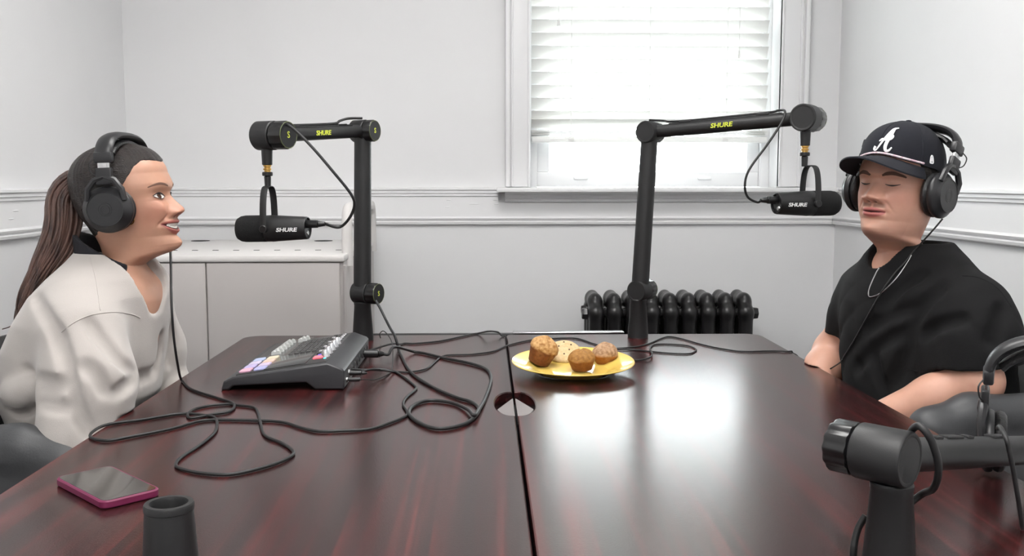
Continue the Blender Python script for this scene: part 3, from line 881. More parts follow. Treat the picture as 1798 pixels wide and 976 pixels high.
if pw_len > pl_len: Mp = mat4(Matrix((ax_w, -ax_l, Vector((0, 0, 1)))).transposed(), (cen.x, cen.y, TZ))
hl, hw_ = min(hl, .082), min(hw_, .042)
outr = rrect(-hl, -hw_, hl, hw_, .013, 6)
obj('case', MB().prism(outr, .0006, .0118, Mp, ch=.0018), case_m, ph)
obj('screen', MB().prism(rrect(-hl + .0035, -hw_ + .0035, hl - .0035, hw_ - .0035, .010, 6), .0105, .0122, Mp, ch=.0003), scr_m, ph)

# ================================================================== plate, muffins and cookie
plate_m = mat('yellow_glaze', (222, 192, 100), .18, coat=.3)
pcen = T(1006, 638, TZ + .022)
pd = thing('plate', 'round pale yellow plate holding muffins', 'plate', (pcen.x, pcen.y, TZ))
Mpl = Matrix.Translation((pcen.x, pcen.y, TZ + .0042)) @ Matrix.Rotation(rad(3.0), 4, 'X')
obj('dish', MB().lathe([(0, .004), (.080, .004), (.086, .0055), (.094, .011), (.120, .0195), (.1395, .0248), (.1415, .0262), (.1425, .0245), (.140, .0222), (.118, .0155), (.095, .006), (.088, .001), (.080, .0003), (.076, .0018), (0, .0018)], 72, Mpl), plate_m, pd)
def cake_mat(name, a, b, top):
    m = bpy.data.materials.new(name); m.use_nodes = True; nt = m.node_tree; N, L = nt.nodes, nt.links; bs = N['Principled BSDF']; bs.inputs['Roughness'].default_value = .8
    tc = N.new('ShaderNodeTexCoord'); n1_ = N.new('ShaderNodeTexNoise'); n1_.inputs['Scale'].default_value = 130; n1_.inputs['Detail'].default_value = 5; L.new(tc.outputs['Object'], n1_.inputs['Vector'])
    sep = N.new('ShaderNodeSeparateXYZ'); L.new(tc.outputs['Object'], sep.inputs[0])
    at = N.new('ShaderNodeAttribute'); at.attribute_name = 'crust'
    r1 = N.new('ShaderNodeValToRGB'); r1.color_ramp.elements[0].color = lin(a); r1.color_ramp.elements[1].color = lin(b); r1.color_ramp.elements[0].position = .3; r1.color_ramp.elements[1].position = .7
    L.new(n1_.outputs['Fac'], r1.inputs[0])
    mx = N.new('ShaderNodeMix'); mx.data_type = 'RGBA'; L.new(at.outputs['Fac'], mx.inputs['Factor'])
    r2 = N.new('ShaderNodeValToRGB'); r2.color_ramp.elements[0].color = lin(top[0]); r2.color_ramp.elements[1].color = lin(top[1]); r2.color_ramp.elements[0].position = .35; r2.color_ramp.elements[1].position = .65
    L.new(n1_.outputs['Fac'], r2.inputs[0])
    L.new(r1.outputs[0], mx.inputs['A']); L.new(r2.outputs[0], mx.inputs['B']); L.new(mx.outputs['Result'], bs.inputs['Base Color'])
    bp = N.new('ShaderNodeBump'); bp.inputs['Strength'].default_value = .6; bp.inputs['Distance'].default_value = .002; L.new(n1_.outputs['Fac'], bp.inputs['Height']); L.new(bp.outputs[0], bs.inputs['Normal'])
    return m
def muffin(label, px, py, r, h, dome, tilt, m, seed, zoff=.0090):
    rng = random.Random(seed); c = T(px, py, TZ + .006)
    prof = [(0, 0), (.72, 0), (.76, .02), (1.0, .93 * h / r), (1.06, 1.0 * h / r), (1.05, 1.06 * h / r)]
    k0 = len(prof)
    for i in range(1, 9):
        a = PI / 2 * i / 8; prof.append((1.05 * math.cos(a), (h * 1.06 + dome * math.sin(a)) / r))
    prof[-1] = (0, prof[-1][1])
    g = MB().lathe([(a * r, b * r) for a, b in prof], 32)
    V = np.array(g.v)
    ph_ = [rng.uniform(0, 6) for _ in range(6)]
    for q in V:
        t = math.atan2(q[1], q[0]); w = min(1, max(0, (q[2] - h * .8) / (h * .3)))
        s = 1 + w * (.035 * math.sin(2 * t + ph_[0]) + .025 * math.sin(3 * t + ph_[1]) + .02 * math.sin(7 * t + ph_[2]))
        q[0] *= s; q[1] *= s; q[2] += w * dome * .10 * math.sin(3 * t + ph_[3] + q[0] * 90)
    M = mat4(Euler(tilt).to_matrix(), (c.x, c.y, 0)); M_ = np.array(M)
    W = V @ M_[:3, :3].T
    W += np.array([c.x, c.y, TZ + zoff - W[:, 2].min()])
    o = obj('muffin', (W, g.f), m, None, angle=60)
    at = o.data.attributes.new('crust', 'FLOAT', 'POINT')
    at.data.foreach_set('value', np.clip((V[:, 2] - h * .92) / (h * .16), 0, 1).astype(np.float32))
    return tag(o, label, 'muffin', 'muffins on the yellow plate')
mA = cake_mat('dark_muffin', (96, 52, 30), (120, 68, 38), ((150, 104, 52), (200, 160, 108)))
mB = cake_mat('golden_muffin', (114, 66, 30), (132, 80, 38), ((132, 90, 40), (160, 116, 60)))
mC = cake_mat('pale_muffin', (150, 92, 38), (168, 110, 50), ((140, 106, 76), (186, 152, 120)))
muffin('tall dark muffin with sugary crown at the left of the plate', 945, 645, .0325, .036, .027, (rad(14), rad(17), .4), mA, 3)
muffin('low golden brown muffin in the middle of the plate', 1022, 652, .0305, .024, .022, (rad(6), rad(-3), 0), mB, 5)
muffin('light muffin with crumbly top at the right of the plate', 1062, 641, .0290, .023, .024, (rad(4), rad(-8), 1.2), mC, 9)
# cookie leaning behind
ck = cake_mat('cookie', (190, 162, 118), (208, 184, 142), ((186, 162, 120), (212, 190, 150)))
cc = T(990, 634, TZ + .012)
Mc = mat4(Euler((rad(30), rad(-4), 0)).to_matrix(), (cc.x, cc.y + .014, TZ + .0330))
gk = MB().lathe([(0, -.005), (.036, -.005), (.040, -.002), (.040, .002), (.035, .006), (.02, .008), (0, .0085)], 40)
V = np.array(gk.v)
for q in V:
    t = math.atan2(q[1], q[0]); s = 1 + .03 * math.sin(3 * t) + .02 * math.sin(5 * t + 1); q[0] *= s; q[1] *= s; q[2] += .0008 * math.sin(9 * t + q[0] * 200)
ckt = thing('cookie', 'pale chocolate chip cookie propped between the muffins', 'cookie', (cc.x, cc.y, TZ + .005))
obj('biscuit', (V, gk.f), ck, ckt, matrix=Mc, angle=60)
chipm = mat('chocolate_chip', (62, 44, 32), .5)
for x, y in ((.0, -.018), (.014, -.004), (-.016, -.008), (-.010, .012), (.020, .014), (-.026, .006), (.004, .026), (.027, -.012)):
    obj('chip', MB().lathe([(0, .0025), (.0013, .002), (.0022, .0), (.0013, -.002)], 10, Mc @ Matrix.Translation((x, y, .0078))), chipm, ckt)

# ================================================================== chairs
chair_b = mat('chair_fabric', (24, 24, 26), .9, bump=.4, bscale=700, sheen=.2)
chair_g = mat('chair_arm_vinyl', (56, 57, 59), .5, bump=.08, bscale=250)
def make_chair(label, cx, cy, s, ztop, xarm):
    """s = +1 faces +x, -1 faces -x"""
    t = thing('tub_chair', label, 'chair', (cx, cy, 0), 'black chairs with padded grey arms')
    X = lambda u: cx + s * u
    g = Grid((-.33, -.30, .34), (.33, .30, .50), .008)
    g.box((-.22, -.215, .395), (.24, .215, .435), 'add', .0); g.D = g.D - .025
    v, f = g.mesh(2); v = v.copy(); v[:, 0] *= s
    obj('seat', (v + np.array([cx, cy, 0]), f), chair_b, t, angle=None)
    bk = MB(); vs, fs = [], []; ny, nz = 13, 11
    for side in (0, 1):
        for i in range(ny):
            y = -.24 + .48 * i / (ny - 1)
            for j in range(nz):
                z = .42 + (.425) * j / (nz - 1); tz = j / (nz - 1)
                e = 1 - (abs(y) / .25) ** 6; yy = y * (1 - .06 * tz ** 4)
                th = .030 * (max(0, e) ** .5) * (1 - tz ** 8) ** .5 + .004
                u = -.200 - .03 * tz + .04 * (y / .24) ** 2 + (th if side else -th)
                vs.append((X(u), cy + yy, z))
    q = ny * nz
    for i in range(ny - 1):
        for j in range(nz - 1):
            a = i * nz + j; fs.append([a, a + nz, a + nz + 1, a + 1]); fs.append([q + a + 1, q + a + nz + 1, q + a + nz, q + a])
    for i in range(ny - 1):
        for j in (0, nz - 1):
            a = i * nz + j; fs.append([a, a + nz, q + a + nz, q + a])
    for j in range(nz - 1):
        for i in (0, ny - 1):
            a = i * nz + j; fs.append([a, a + 1, q + a + 1, q + a])
    obj('backrest', (vs, fs), chair_b, t, angle=50)
    for sy in (-1, 1):
        yy = cy + sy * .285
        g = Grid((-.36, -.07, .36), (xarm + .06, .07, ztop + .05), .007)
        pts = [(-.22, 0, .52), (-.22, 0, ztop - .03), (-.12, 0, ztop - .012), (xarm - .13, 0, ztop - .018), (xarm - .055, 0, ztop - .045), (xarm - .035, 0, ztop - .12), (xarm - .06, 0, .50)]
        g.chain(pts, [.035, .036, .037, .037, .036, .033, .030], .03)
        for k in range(5): g.cap((-.20, 0, .48 + .05 * k), (xarm - .09, 0, .48 + .05 * k), .027, .027, .03)
        v, f = g.mesh(3); v = v.copy(); v[:, 0] *= s
        obj('armrest', (v + np.array([cx, yy, 0]), f), chair_g, t, angle=None)
    for a in (-1, 1):
        for b in (-1, 1):
            obj('leg', MB().rod((X(.20 * a), cy + .24 * b, 0), (X(.18 * a), cy + .21 * b, .40), .014, .018, 14), black_metal, t)
    return t
make_chair('black chair with padded grey arms holding the woman', -.835, 2.045, 1, .716, .112)
make_chair('black chair with padded grey arms holding the man', 0.965, 2.07, -1, .758, .172)
# ================================================================== people
def sstep(x, a, b):
    t = np.clip((x - a) / (b - a), 0, 1); return t * t * (3 - 2 * t)
def gs(x, s): return np.exp(-(x / s) ** 2 / 2)
class Head:
    """head and neck as one lofted surface; local units are head heights: x to the person's right, y forward, z up from the chin"""
    def __init__(s, H, M, prm):
        s.H, s.M, s.p = H, M, prm
        zd = np.linspace(-.75, 1.0, 701)
        def tab(rows, w=9):
            rows = np.array(rows, float); o = np.argsort(rows[:, 0]); v = np.interp(zd, rows[o, 0], rows[o, 1])
            k = np.hanning(w + 2)[1:-1]; k /= k.sum(); vp = np.pad(v, w // 2, mode='edge'); return np.convolve(vp, k, 'valid')
        cj = prm.get('jaw', 0.0)
        F = [(.72, .380), (.66, .400), (.62, .411), (.575, .410), (.53, .392), (.50, .382), (.44, .385), (.36, .395), (.30, .405), (.24, .412), (.18, .402), (.145, .390), (.10, .408), (.06, .418),
             (.03, .408), (.005, .378), (-.015, .32), (-.032, .24), (-.055, .16), (-.085, .085), (-.13, .035), (-.2, .01), (-.35, 0.0), (-.55, .02), (-.75, .06)]
        B = [(.72, -.47), (.62, -.475), (.52, -.455), (.42, -.42), (.32, -.375), (.22, -.335), (.12, -.305), (0, -.295), (-.1, -.295), (-.25, -.31), (-.4, -.33), (-.75, -.40)]
        nf, nb = prm.get('neck_f', 0.0), prm.get('neck_b', 0.0)
        F = [(a, b + nf * float(np.clip((-a - .03) / .1, 0, 1))) for a, b in F]; B = [(a, b + nb * float(np.clip((.15 - a) / .3, 0, 1))) for a, b in B]
        nw = prm.get('neck', .235)
        W = [(.72, .330), (.62, .337), (.52, .332), (.44, .322), (.36, .306 + cj * .4), (.28, .288 + cj * .8), (.20, .268 + cj), (.12, .244 + cj), (.05, .222 + cj * .8), (0, .213 + cj * .5), (-.05, nw * .95 + cj * .2),
             (-.12, nw), (-.3, nw * 1.01), (-.45, nw * 1.12), (-.6, nw * 1.45), (-.75, nw * 1.8)]
        Q = [(1, 1.0), (.8, .9), (.62, .84), (.5, .86), (.35, .92), (.22, 1.02), (.10, 1.12), (.02, 1.14), (-.06, 1.05), (-.14, 1.0), (-.75, 1.0)]
        s.zd, s.F, s.B, s.W, s.Q = zd, tab(F), tab(B, 25), tab(W, 25), tab(Q, 41)
        s.grid()
    def base(s, th, z, off=0.0):
        zc = np.minimum(z, .72); f = lambda A: np.interp(zc, s.zd, A)
        F, B, W, Q = f(s.F), f(s.B), f(s.W), np.interp(z, s.zd, s.Q)
        t = np.clip((z - .72) / .28, 0, 1); r = np.sqrt(np.clip(1 - t ** 2.05, 0, 1))
        ap = -.07
        F, B, W = ap + (F - ap) * r, ap + (B - ap) * r, W * r
        nk = sstep(-z, -.02, .14); yc = (1 - nk) * (-.06 * r + ap * (1 - r)) + nk * (F + B) / 2
        c, sn = np.cos(th), np.sin(th)
        q = np.where(c > 0, Q, 1.0 + 0 * z)
        x = W * np.sign(sn) * np.abs(sn) ** q
        y = np.where(c > 0, yc + (F - yc) * np.abs(c) ** q, yc - (yc - B) * np.abs(c) ** .95)
        # lean of the neck
        k = np.clip(-z, 0, 1); y = y + s.p['neck_y'] * k; x = x + s.p['neck_x'] * k
        p = np.stack([x, y, z + 0 * x], -1)
        if np.any(np.asarray(off) != 0):
            n = p - np.array([0, -.06, .55]); n[..., 2] *= .8; n /= np.linalg.norm(n, axis=-1, keepdims=True)
            p = p + n * np.asarray(off)[..., None] if np.ndim(off) else p + n * off
        return p
    def mouth(s, x, z):
        return z - (s.p['mouth_z'] + s.p['smile'] * x * x)
    def feat(s, x, z, c):
        P_ = s.p; front = sstep(c, .05, .45); ax = np.abs(x)
        ns = P_.get('nose', 1.0)
        prof = np.interp(z, [.295, .305, .320, .335, .350, .368, .385, .41, .44, .475, .51, .54], [0, .02, .072, .106, .119, .120, .109, .086, .062, .036, .015, 0])
        wd = np.interp(z, [.30, .34, .37, .42, .48, .54], [.048, .050, .046, .036, .032, .034]) * P_.get('nose_w', 1.0)
        d = ns * prof * np.exp(-(ax / wd) ** 2.2 / 2)
        d += .046 * ns * gs(ax - .078 * P_.get('nose_w', 1), .024) * gs(z - .338, .024)          # alae
        d -= .030 * gs(ax - .034, .013) * gs(z - .312, .009)                                    # nostrils
        d -= .014 * gs(ax - .112, .012) * gs(z - .338, .03)
        d -= .052 * gs(ax - .135, .062) * gs(z - .505, .042)                                    # eye sockets
        d += .034 * gs(ax - .142, .048) * gs(z - .497, .026)                                    # lids over the eyeball
        d -= .006 * gs(ax - .145, .05) * gs(z - .462, .008)
        d += P_.get('brow', .012) * gs(ax - .12, .09) * gs(z - .578, .026)
        d += P_.get('cheek', .02) * gs(ax - .185, .07) * gs(z - .395, .065)
        mw = P_['mouth_w']; m = s.mouth(x, z); e = np.clip(1 - (ax / mw) ** 2, 0, 1); ho = P_['open'] * e + 1e-4
        d += .022 * np.sqrt(e) * gs(m - ho - .016, .014) + .026 * np.sqrt(e) * gs(m + ho + .020, .017)
        d -= (P_['gap'] * np.clip(1 - (m / (ho + .006)) ** 2, 0, 1)) * np.sqrt(e)
        d -= .014 * gs(ax - mw, .022) * gs(m, .02)                                               # mouth corners
        d -= P_.get('fold', .008) * np.exp(-((ax - (.105 + (.345 - z) * .55)) / .012) ** 2 / 2) * sstep(z, .20, .27) * sstep(-z, -.35, -.30)
        d -= .012 * gs(x, .07) * gs(z - .135, .018)
        d += .018 * gs(x, .075) * gs(z - .065, .04)
        d += .008 * gs(x, .03) * 0
        return d * front
    def surf(s, x, z, off=0.0):
        i = np.searchsorted(-s.rows, -z); i = min(max(i, 1), len(s.rows) - 1)
        def row(r):
            g = s.G[r][s.fm]; return np.interp(x, g[:, 0], g[:, 1])
        za, zb = s.rows[i - 1], s.rows[i]; t = (za - z) / (za - zb + 1e-9)
        return Vector((x, row(i - 1) * (1 - t) + row(i) * t + off, z))
    def w(s, p): return s.M @ (Vector(p) * s.H)
    def sw(s, x, z, off=0.0): return s.w(s.surf(x, z, off))
    def grid(s, nt=232):
        u = np.linspace(-PI, PI, nt, endpoint=False)
        th = u - .52 * np.sin(u); s.th = th                       # denser towards the face
        t = np.linspace(0, 1, 46)[1:]
        rows = list(.72 + .28 * np.cos(PI / 2 * t)) + list(np.linspace(.72, .56, 26)[1:]) + list(np.linspace(.56, .02, 128)[1:]) + list(np.linspace(.02, -.14, 40)[1:]) + list(np.linspace(-.14, -.74, 34)[1:])
        s.rows = np.array(rows)
        TH, Z = np.meshgrid(th, s.rows); p = s.base(TH, Z); p[..., 1] += s.feat(p[..., 0], Z, np.cos(TH))
        s.G = p; s.fm = np.where(np.abs(th) < 1.45)[0]
    def mesh(s):
        nr, nt, _ = s.G.shape; V = s.G.reshape(-1, 3) * s.H; M = np.array(s.M); V = V @ M[:3, :3].T + M[:3, 3]
        F = []
        for i in range(nr - 1):
            for j in range(nt):
                k = (j + 1) % nt; F.append([i * nt + j, (i + 1) * nt + j, (i + 1) * nt + k, i * nt + k])
        F.append(list(range(nt))); F.append([(nr - 1) * nt + j for j in range(nt)][::-1])
        return V, F
    def local(s, W):
        Mi = np.array(s.M.inverted()); return (W @ Mi[:3, :3].T + Mi[:3, 3]) / s.H
def head_matrix(center, fwd, pitch, roll=0.0, zl=.45, H=.225):
    """center = midpoint between the ears (local z = zl)"""
    f = Vector(fwd).normalized(); r = Vector((f.y, -f.x, 0))
    R = Matrix((r, f, Vector((0, 0, 1)))).transposed()
    R = R @ Euler((pitch, roll, 0)).to_matrix()
    t = Vector(center) - R @ Vector((0, 0, zl * H))
    return mat4(R, t)
def union(A, B):
    obs = []
    for n_, (v, f) in (('ua', A), ('ub', B)):
        me = bpy.data.meshes.new(n_); me.from_pydata(np.asarray(v).tolist(), [], f if isinstance(f, list) else f.tolist()); me.update()
        o = bpy.data.objects.new(n_, me); COL.objects.link(o); obs.append(o)
    md = obs[0].modifiers.new('u', 'BOOLEAN'); md.operation = 'UNION'; md.solver = 'EXACT'; md.object = obs[1]
    dg = bpy.context.evaluated_depsgraph_get(); dg.update()
    me = bpy.data.meshes.new_from_object(obs[0].evaluated_get(dg))
    bmu = bmesh.new(); bmu.from_mesh(me); bmesh.ops.triangulate(bmu, faces=[f for f in bmu.faces if len(f.verts) > 4])
    V = np.array([v.co[:] for v in bmu.verts]); bmu.verts.index_update(); F = [[v.index for v in f.verts] for f in bmu.faces]; bmu.free()
    for o in obs: d = o.data; bpy.data.objects.remove(o); bpy.data.meshes.remove(d)
    bpy.data.meshes.remove(me)
    return V, F
def blend_seam(V, F, ctr, r0, r1, it=14):
    """ease the join of neck and torso"""
    F3 = np.array([f if len(f) == 4 else [f[0], f[1], f[2], f[2]] for f in F])
    d = np.linalg.norm((V - np.array(ctr)) * np.array([1, 1, 1.6]), axis=1); mk = 1 - sstep(d, r0, r1)
    return relax(V, F3, it, .6, mk)
def hand(g, wr, d, up, side, r=.0085, L=.185):
    """palm, four fingers and a thumb, relaxed and slightly curled"""
    wr, d, up = Vector(wr), Vector(d).normalized(), Vector(up).normalized(); up = (up - d * up.dot(d)).normalized(); lat = d.cross(up) * side
    k = L / .185
    for i, o in enumerate((-.026, -.009, .009, .025)):
        b = wr + d * (.088 * k) + lat * (o * k)
        g.cap(wr + d * (.015 * k) + lat * (o * .6 * k), b, .014 * k, .0115 * k, .012)
        ln = (.030, .036, .034, .026)[i] * k
        a = b + (d * .93 - up * .30).normalized() * ln * 1.15; c = a + (d * .72 - up * .69).normalized() * ln; e = c + (d * .45 - up * .89).normalized() * ln * .7
        g.chain([b, a, c, e], [r * 1.08, r, r * .92, r * .82], .004)
    tb_ = wr + d * (.028 * k) - lat * (.026 * k)
    g.chain([tb_, tb_ + d * (.034 * k) - lat * (.026 * k) - up * .006, tb_ + d * (.062 * k) - lat * (.030 * k) - up * (.016 * k), tb_ + d * (.084 * k) - lat * (.026 * k) - up * (.022 * k)], [r * 1.5, r * 1.25, r * 1.1, r * .95], .008)

def skin_mat():
    m = bpy.data.materials.new('skin'); m.use_nodes = True; nt = m.node_tree; N, L = nt.nodes, nt.links; b = N['Principled BSDF']
    at = N.new('ShaderNodeAttribute'); at.attribute_name = 'tone'
    tc = N.new('ShaderNodeTexCoord'); n = N.new('ShaderNodeTexNoise'); n.inputs['Scale'].default_value = 70; n.inputs['Detail'].default_value = 4; L.new(tc.outputs['Object'], n.inputs['Vector'])
    mr = N.new('ShaderNodeMapRange'); mr.inputs['To Min'].default_value = .93; mr.inputs['To Max'].default_value = 1.07; L.new(n.outputs['Fac'], mr.inputs['Value'])
    mx = N.new('ShaderNodeMix'); mx.data_type = 'RGBA'; mx.blend_type = 'MULTIPLY'; mx.inputs['Factor'].default_value = 1
    L.new(at.outputs['Color'], mx.inputs['A']); L.new(mr.outputs['Result'], mx.inputs['B']); L.new(mx.outputs['Result'], b.inputs['Base Color'])
    b.inputs['Roughness'].default_value = .46; b.inputs['Specular IOR Level'].default_value = .42
    b.inputs['Subsurface Weight'].default_value = .12; b.inputs['Subsurface Radius'].default_value = (.010, .0035, .0018); b.inputs['Subsurface Scale'].default_value = 1.0
    n2 = N.new('ShaderNodeTexNoise'); n2.inputs['Scale'].default_value = 700; L.new(tc.outputs['Object'], n2.inputs['Vector'])
    bp = N.new('ShaderNodeBump'); bp.inputs['Strength'].default_value = .08; bp.inputs['Distance'].default_value = .001; L.new(n2.outputs['Fac'], bp.inputs['Height']); L.new(bp.outputs[0], b.inputs['Normal'])
    return m
skin = skin_mat()
eye_w = mat('eye_white', (226, 220, 216), .2)
iris_m = mat('brown_iris', (66, 42, 30), .15)
lash_m = mat('lash', (28, 20, 18), .6)
tooth_m = mat('tooth', (238, 234, 226), .25)
mouth_m = mat('mouth_inside', (70, 28, 28), .5)
def tone(o, W, hd, base, lip, extra=None):
    l = hd.local(W); x, y, z = l[:, 0], l[:, 1], l[:, 2]; n = len(W)
    C = np.tile(np.array(lin(base)[:3]), (n, 1)); p = hd.p
    def mix(w, c): C[:] = C * (1 - w[:, None]) + np.array(lin(c)[:3]) * w[:, None]
    fr = (y > .15) & (z > -.05) & (z < 1) & (np.abs(x) < .4)
    f = fr.astype(float)
    mix(f * .35 * gs(np.abs(x) - .2, .08) * gs(z - .36, .08), p.get('blush', (205, 130, 115)))
    mix(f * .25 * gs(x, .06) * gs(z - .35, .05), p.get('blush', (205, 130, 115)))
    mix(f * .35 * gs(np.abs(x) - .14, .06) * gs(z - .47, .02), p.get('under', (150, 100, 88)))
    m = hd.mouth(x, z); e = np.clip(1 - (np.abs(x) / p['mouth_w']) ** 2, 0, 1); ho = p['open'] * e
    lipm = np.maximum(sstep(m, -ho - .046 * np.sqrt(e) - .006, -ho - .040 * np.sqrt(e)) * sstep(-m, -ho - .034 * np.sqrt(e) - .006, -ho - .030 * np.sqrt(e)), 0) * (e > 0)
    mix(f * lipm * .85, lip)
    mix(f * (np.abs(m) < ho + .002) * (e > .02) * .9, (84, 34, 34))
    mix(f * .8 * gs(np.abs(x) - .034, .012) * gs(z - .310, .008), (70, 34, 30))
    if extra: extra(mix, x, y, z, m, f)
    ca = o.data.color_attributes.new('tone', 'FLOAT_COLOR', 'POINT')
    ca.data.foreach_set('color', np.concatenate([C, np.ones((n, 1))], 1).astype(np.float32).ravel())
def patch(hd, fn, nu, nv, off):
    vs, fs = [], []
    for i in range(nu + 1):
        for j in range(nv + 1):
            x, z = fn(-1 + 2 * i / nu, -1 + 2 * j / nv); vs.append(hd.sw(x, z, off if not callable(off) else off(-1 + 2 * i / nu, -1 + 2 * j / nv)))
    for i in range(nu):
        for j in range(nv):
            a = i * (nv + 1) + j; fs.append([a, a + 1, a + nv + 2, a + nv + 1])
    return MB().add(vs, fs)
def eye(hd, par, side, xe, ze, hw, hh, gaze, slant=.08, off=.004):
    lid = lambda u, v: (xe * side + side * hw * u, ze + slant * hw * u + (hh * (v * 1.0 + .15)) * max(0.0, 1 - abs(u) ** 2.2) ** .8)
    e = obj('eye', patch(hd, lid, 12, 6, off), eye_w, par)
    def ir(u, v):
        a = (u + 1) * PI; r = hh * 1.05 * (v + 1) / 2; x = gaze + r * 1.02 * math.cos(a) / hw; 
        zz = r * math.sin(a); lim = hh * (1 - min(1, abs(x)) ** 2.2) ** .8; zz = max(-lim * .85, min(lim * 1.15, zz + hh * .12))
        return (xe * side + side * hw * x, ze + slant * hw * x + zz)
    obj('iris', patch(hd, ir, 16, 3, off + .0022), iris_m, e)
    up_ = [hd.sw(*lid(u, 1.12), off + .004) for u in np.linspace(-1.05, 1.05, 13)]
    obj('upper_lash', MB().tube(up_, [hd.H * (.003 + .0045 * (1 - abs(t))) for t in np.linspace(-1, 1, 13)], 6), lash_m, e)
    lo_ = [hd.sw(*lid(u, -1.1), off + .001) for u in np.linspace(-.95, .95, 11)]
    obj('lower_lash', MB().tube(lo_, hd.H * .0022, 5), lash_m, e)
def brow(hd, par, side, pts, th, m):
    path = spline([hd.sw(x * side, z, .002) for x, z in pts], 4); n = len(path)
    rs = [hd.H * th * (.45 + .75 * math.sin(PI * min(1, (i / (n - 1)) * .8 + .18))) for i in range(n)]
    obj('eyebrow', MB().tube(path, rs, 8, up=hd.M.to_3x3() @ Vector((0, 1, 0)), flat=.22), m, par)

# ------------------------------------------------------------------ woman
Hw = .2265
wc = Vector((-.744, 2.05, 1.131))
HWM = head_matrix(wc, (1, -.04, 0), rad(7), rad(0), .45, Hw)
wp = dict(neck=.222, neck_y=-.20, neck_x=.0, mouth_z=.212, smile=1.5, mouth_w=.150, open=.029, gap=.020, cheek=.040, brow=.004, fold=.013, nose=.88, nose_w=.95,
          blush=(184, 116, 100), under=(152, 106, 92))
hw_head = Head(Hw, HWM, wp)
wt = [(.46, -.90, 2.05, .13, .18), (.56, -.885, 2.05, .125, .175), (.66, -.855, 2.05, .105, .145), (.78, -.835, 2.05, .115, .15), (.88, -.805, 2.05, .112, .160), (.935, -.79, 2.05, .100, .165), (.965, -.782, 2.05, .085, .140),
      (.99, -.780, 2.05, .070, .090), (1.02, -.778, 2.05, .052, .056)]
YAWW = rad(-10)
g = Grid((-1.12, 1.62, .0), (-.28, 2.48, 1.06), .0055)
g.torso(wt, YAWW, .03)
wsR, wsL, weR, weL, wwR, wwL = (-.80, 1.925, .915), (-.785, 2.185, .915), (-.772, 1.812, .70), (-.778, 2.268, .70), (-.575, 1.93, .645), (-.575, 2.17, .645)
for sh, el, wr, sd, hd_ in ((wsR, weR, wwR, 1, (.8, .25, -.12)), (wsL, weL, wwL, -1, (.8, -.2, -.12))):
    g.cap(sh, el, .036, .034, .04); g.cap(el, wr, .034, .025, .02); hand(g, wr, hd_, (0, 0, 1), sd, .0078, .17)
for yy, s in ((1.96, -1), (2.14, 1)):
    g.chain([(-.89, yy, .54), (-.47, yy + s * .03, .53)], [.085, .06], .05); g.chain([(-.47, yy + s * .03, .53), (-.50, yy + s * .03, .10)], [.058, .035], .02); g.chain([(-.51, yy + s * .03, .05), (-.38, yy + s * .05, .03)], [.035, .028], .02)
bv, bf = g.mesh(2)
V, F = union(hw_head.mesh(), (bv, bf))
V = blend_seam(V, F, (-.775, 2.05, 1.0), .05, .11, 16)
woman = obj('person', (V, F), skin, None, angle=None)
tag(woman, 'smiling person in a cream sweatshirt with a long dark ponytail', 'person', 'people seated at the tables')
tone(woman, V, hw_head, (182, 138, 116), (156, 84, 80))
LOC[woman.name] = tuple(woman.location)
eye(hw_head, woman, 1, .143, .500, .064, .0225, .12, .10, .006); eye(hw_head, woman, -1, .143, .500, .064, .0225, -.05, .10, .006)
brow_m = mat('eyebrow_hair', (104, 76, 64), .85)
for s in (1, -1): brow(hw_head, woman, s, [(.060, .588), (.10, .602), (.16, .613), (.215, .603), (.25, .586)], .0085, brow_m)
# teeth: one row of separate teeth seen between the lips
def lipz(x): return wp['mouth_z'] + wp['smile'] * x * x
tx = [-.118, -.100, -.082, -.064, -.045, -.024, 0, .024, .045, .064, .082, .100, .118]
teeth = obj('mouth', patch(hw_head, lambda u, v: (u * .142, lipz(u * .142) + v * wp['open'] * max(0, 1 - (u * .142 / .150) ** 2)), 16, 4, .0), mouth_m, woman)
for a, b in zip(tx, tx[1:]):
    def tf(u, v, a=a, b=b):
        x = (a + b) / 2 + u * (b - a) * .47; e = max(0, 1 - (x / .150) ** 2)
        return (x, lipz(x) + wp['open'] * e * (.20 + .80 * v * (1 - .06 * u * u)))
    obj('tooth', patch(hw_head, tf, 3, 3, lambda u, v: .009 - .003 * u * u), tooth_m, teeth)

hair_m = mat('dark_hair', (25, 20, 19), .34, bump=.9, bscale=30, stretch=(1.2, 24, 24), c2=(44, 35, 32), vscale=8)
def hair_shell(hd, hl, off, mt_, name, par, nt=120, nr=40, texture=.004):
    vs, fs = [], []; ths = np.linspace(-PI, PI, nt, endpoint=False)
    for i in range(nr + 1):
        s_ = i / nr
        for th in ths:
            h0 = hl(abs(th)); tt = s_ ** 1.15; z = h0 + (1.0 - h0) * (1 - (1 - tt) ** 1.0)
            if z > .72: z = .72 + .28 * math.sin(min(1, (z - .72) / .28) * PI / 2)
            o_ = off * (.35 * float(sstep(np.array(s_), 0.0, .10)) + .65 * float(sstep(np.array(s_), .05, .5))) - .012 * (1 - float(sstep(np.array(s_), 0, .06))) + texture * math.sin(th * 41 + 3 * math.sin(th * 9)) * (s_ > .03)
            vs.append(hd.w(hd.base(np.array(th), np.array(z), o_)))
    for i in range(nr):
        for j in range(nt):
            k = (j + 1) % nt; fs.append([i * nt + j, i * nt + k, (i + 1) * nt + k, (i + 1) * nt + j])
    fs.append([nr * nt + j for j in range(nt)])
    return obj(name, MB().add(vs, fs), mt_, par, angle=None)
def whl(a):
    return float(np.interp(a, [0, .35, .70, .95, 1.15, 1.35, 1.55, 1.8, 2.3, PI], [.775, .785, .790, .755, .69, .58, .44, .30, .20, .17]))
hair = hair_shell(hw_head, whl, .030, hair_m, 'hair', woman)
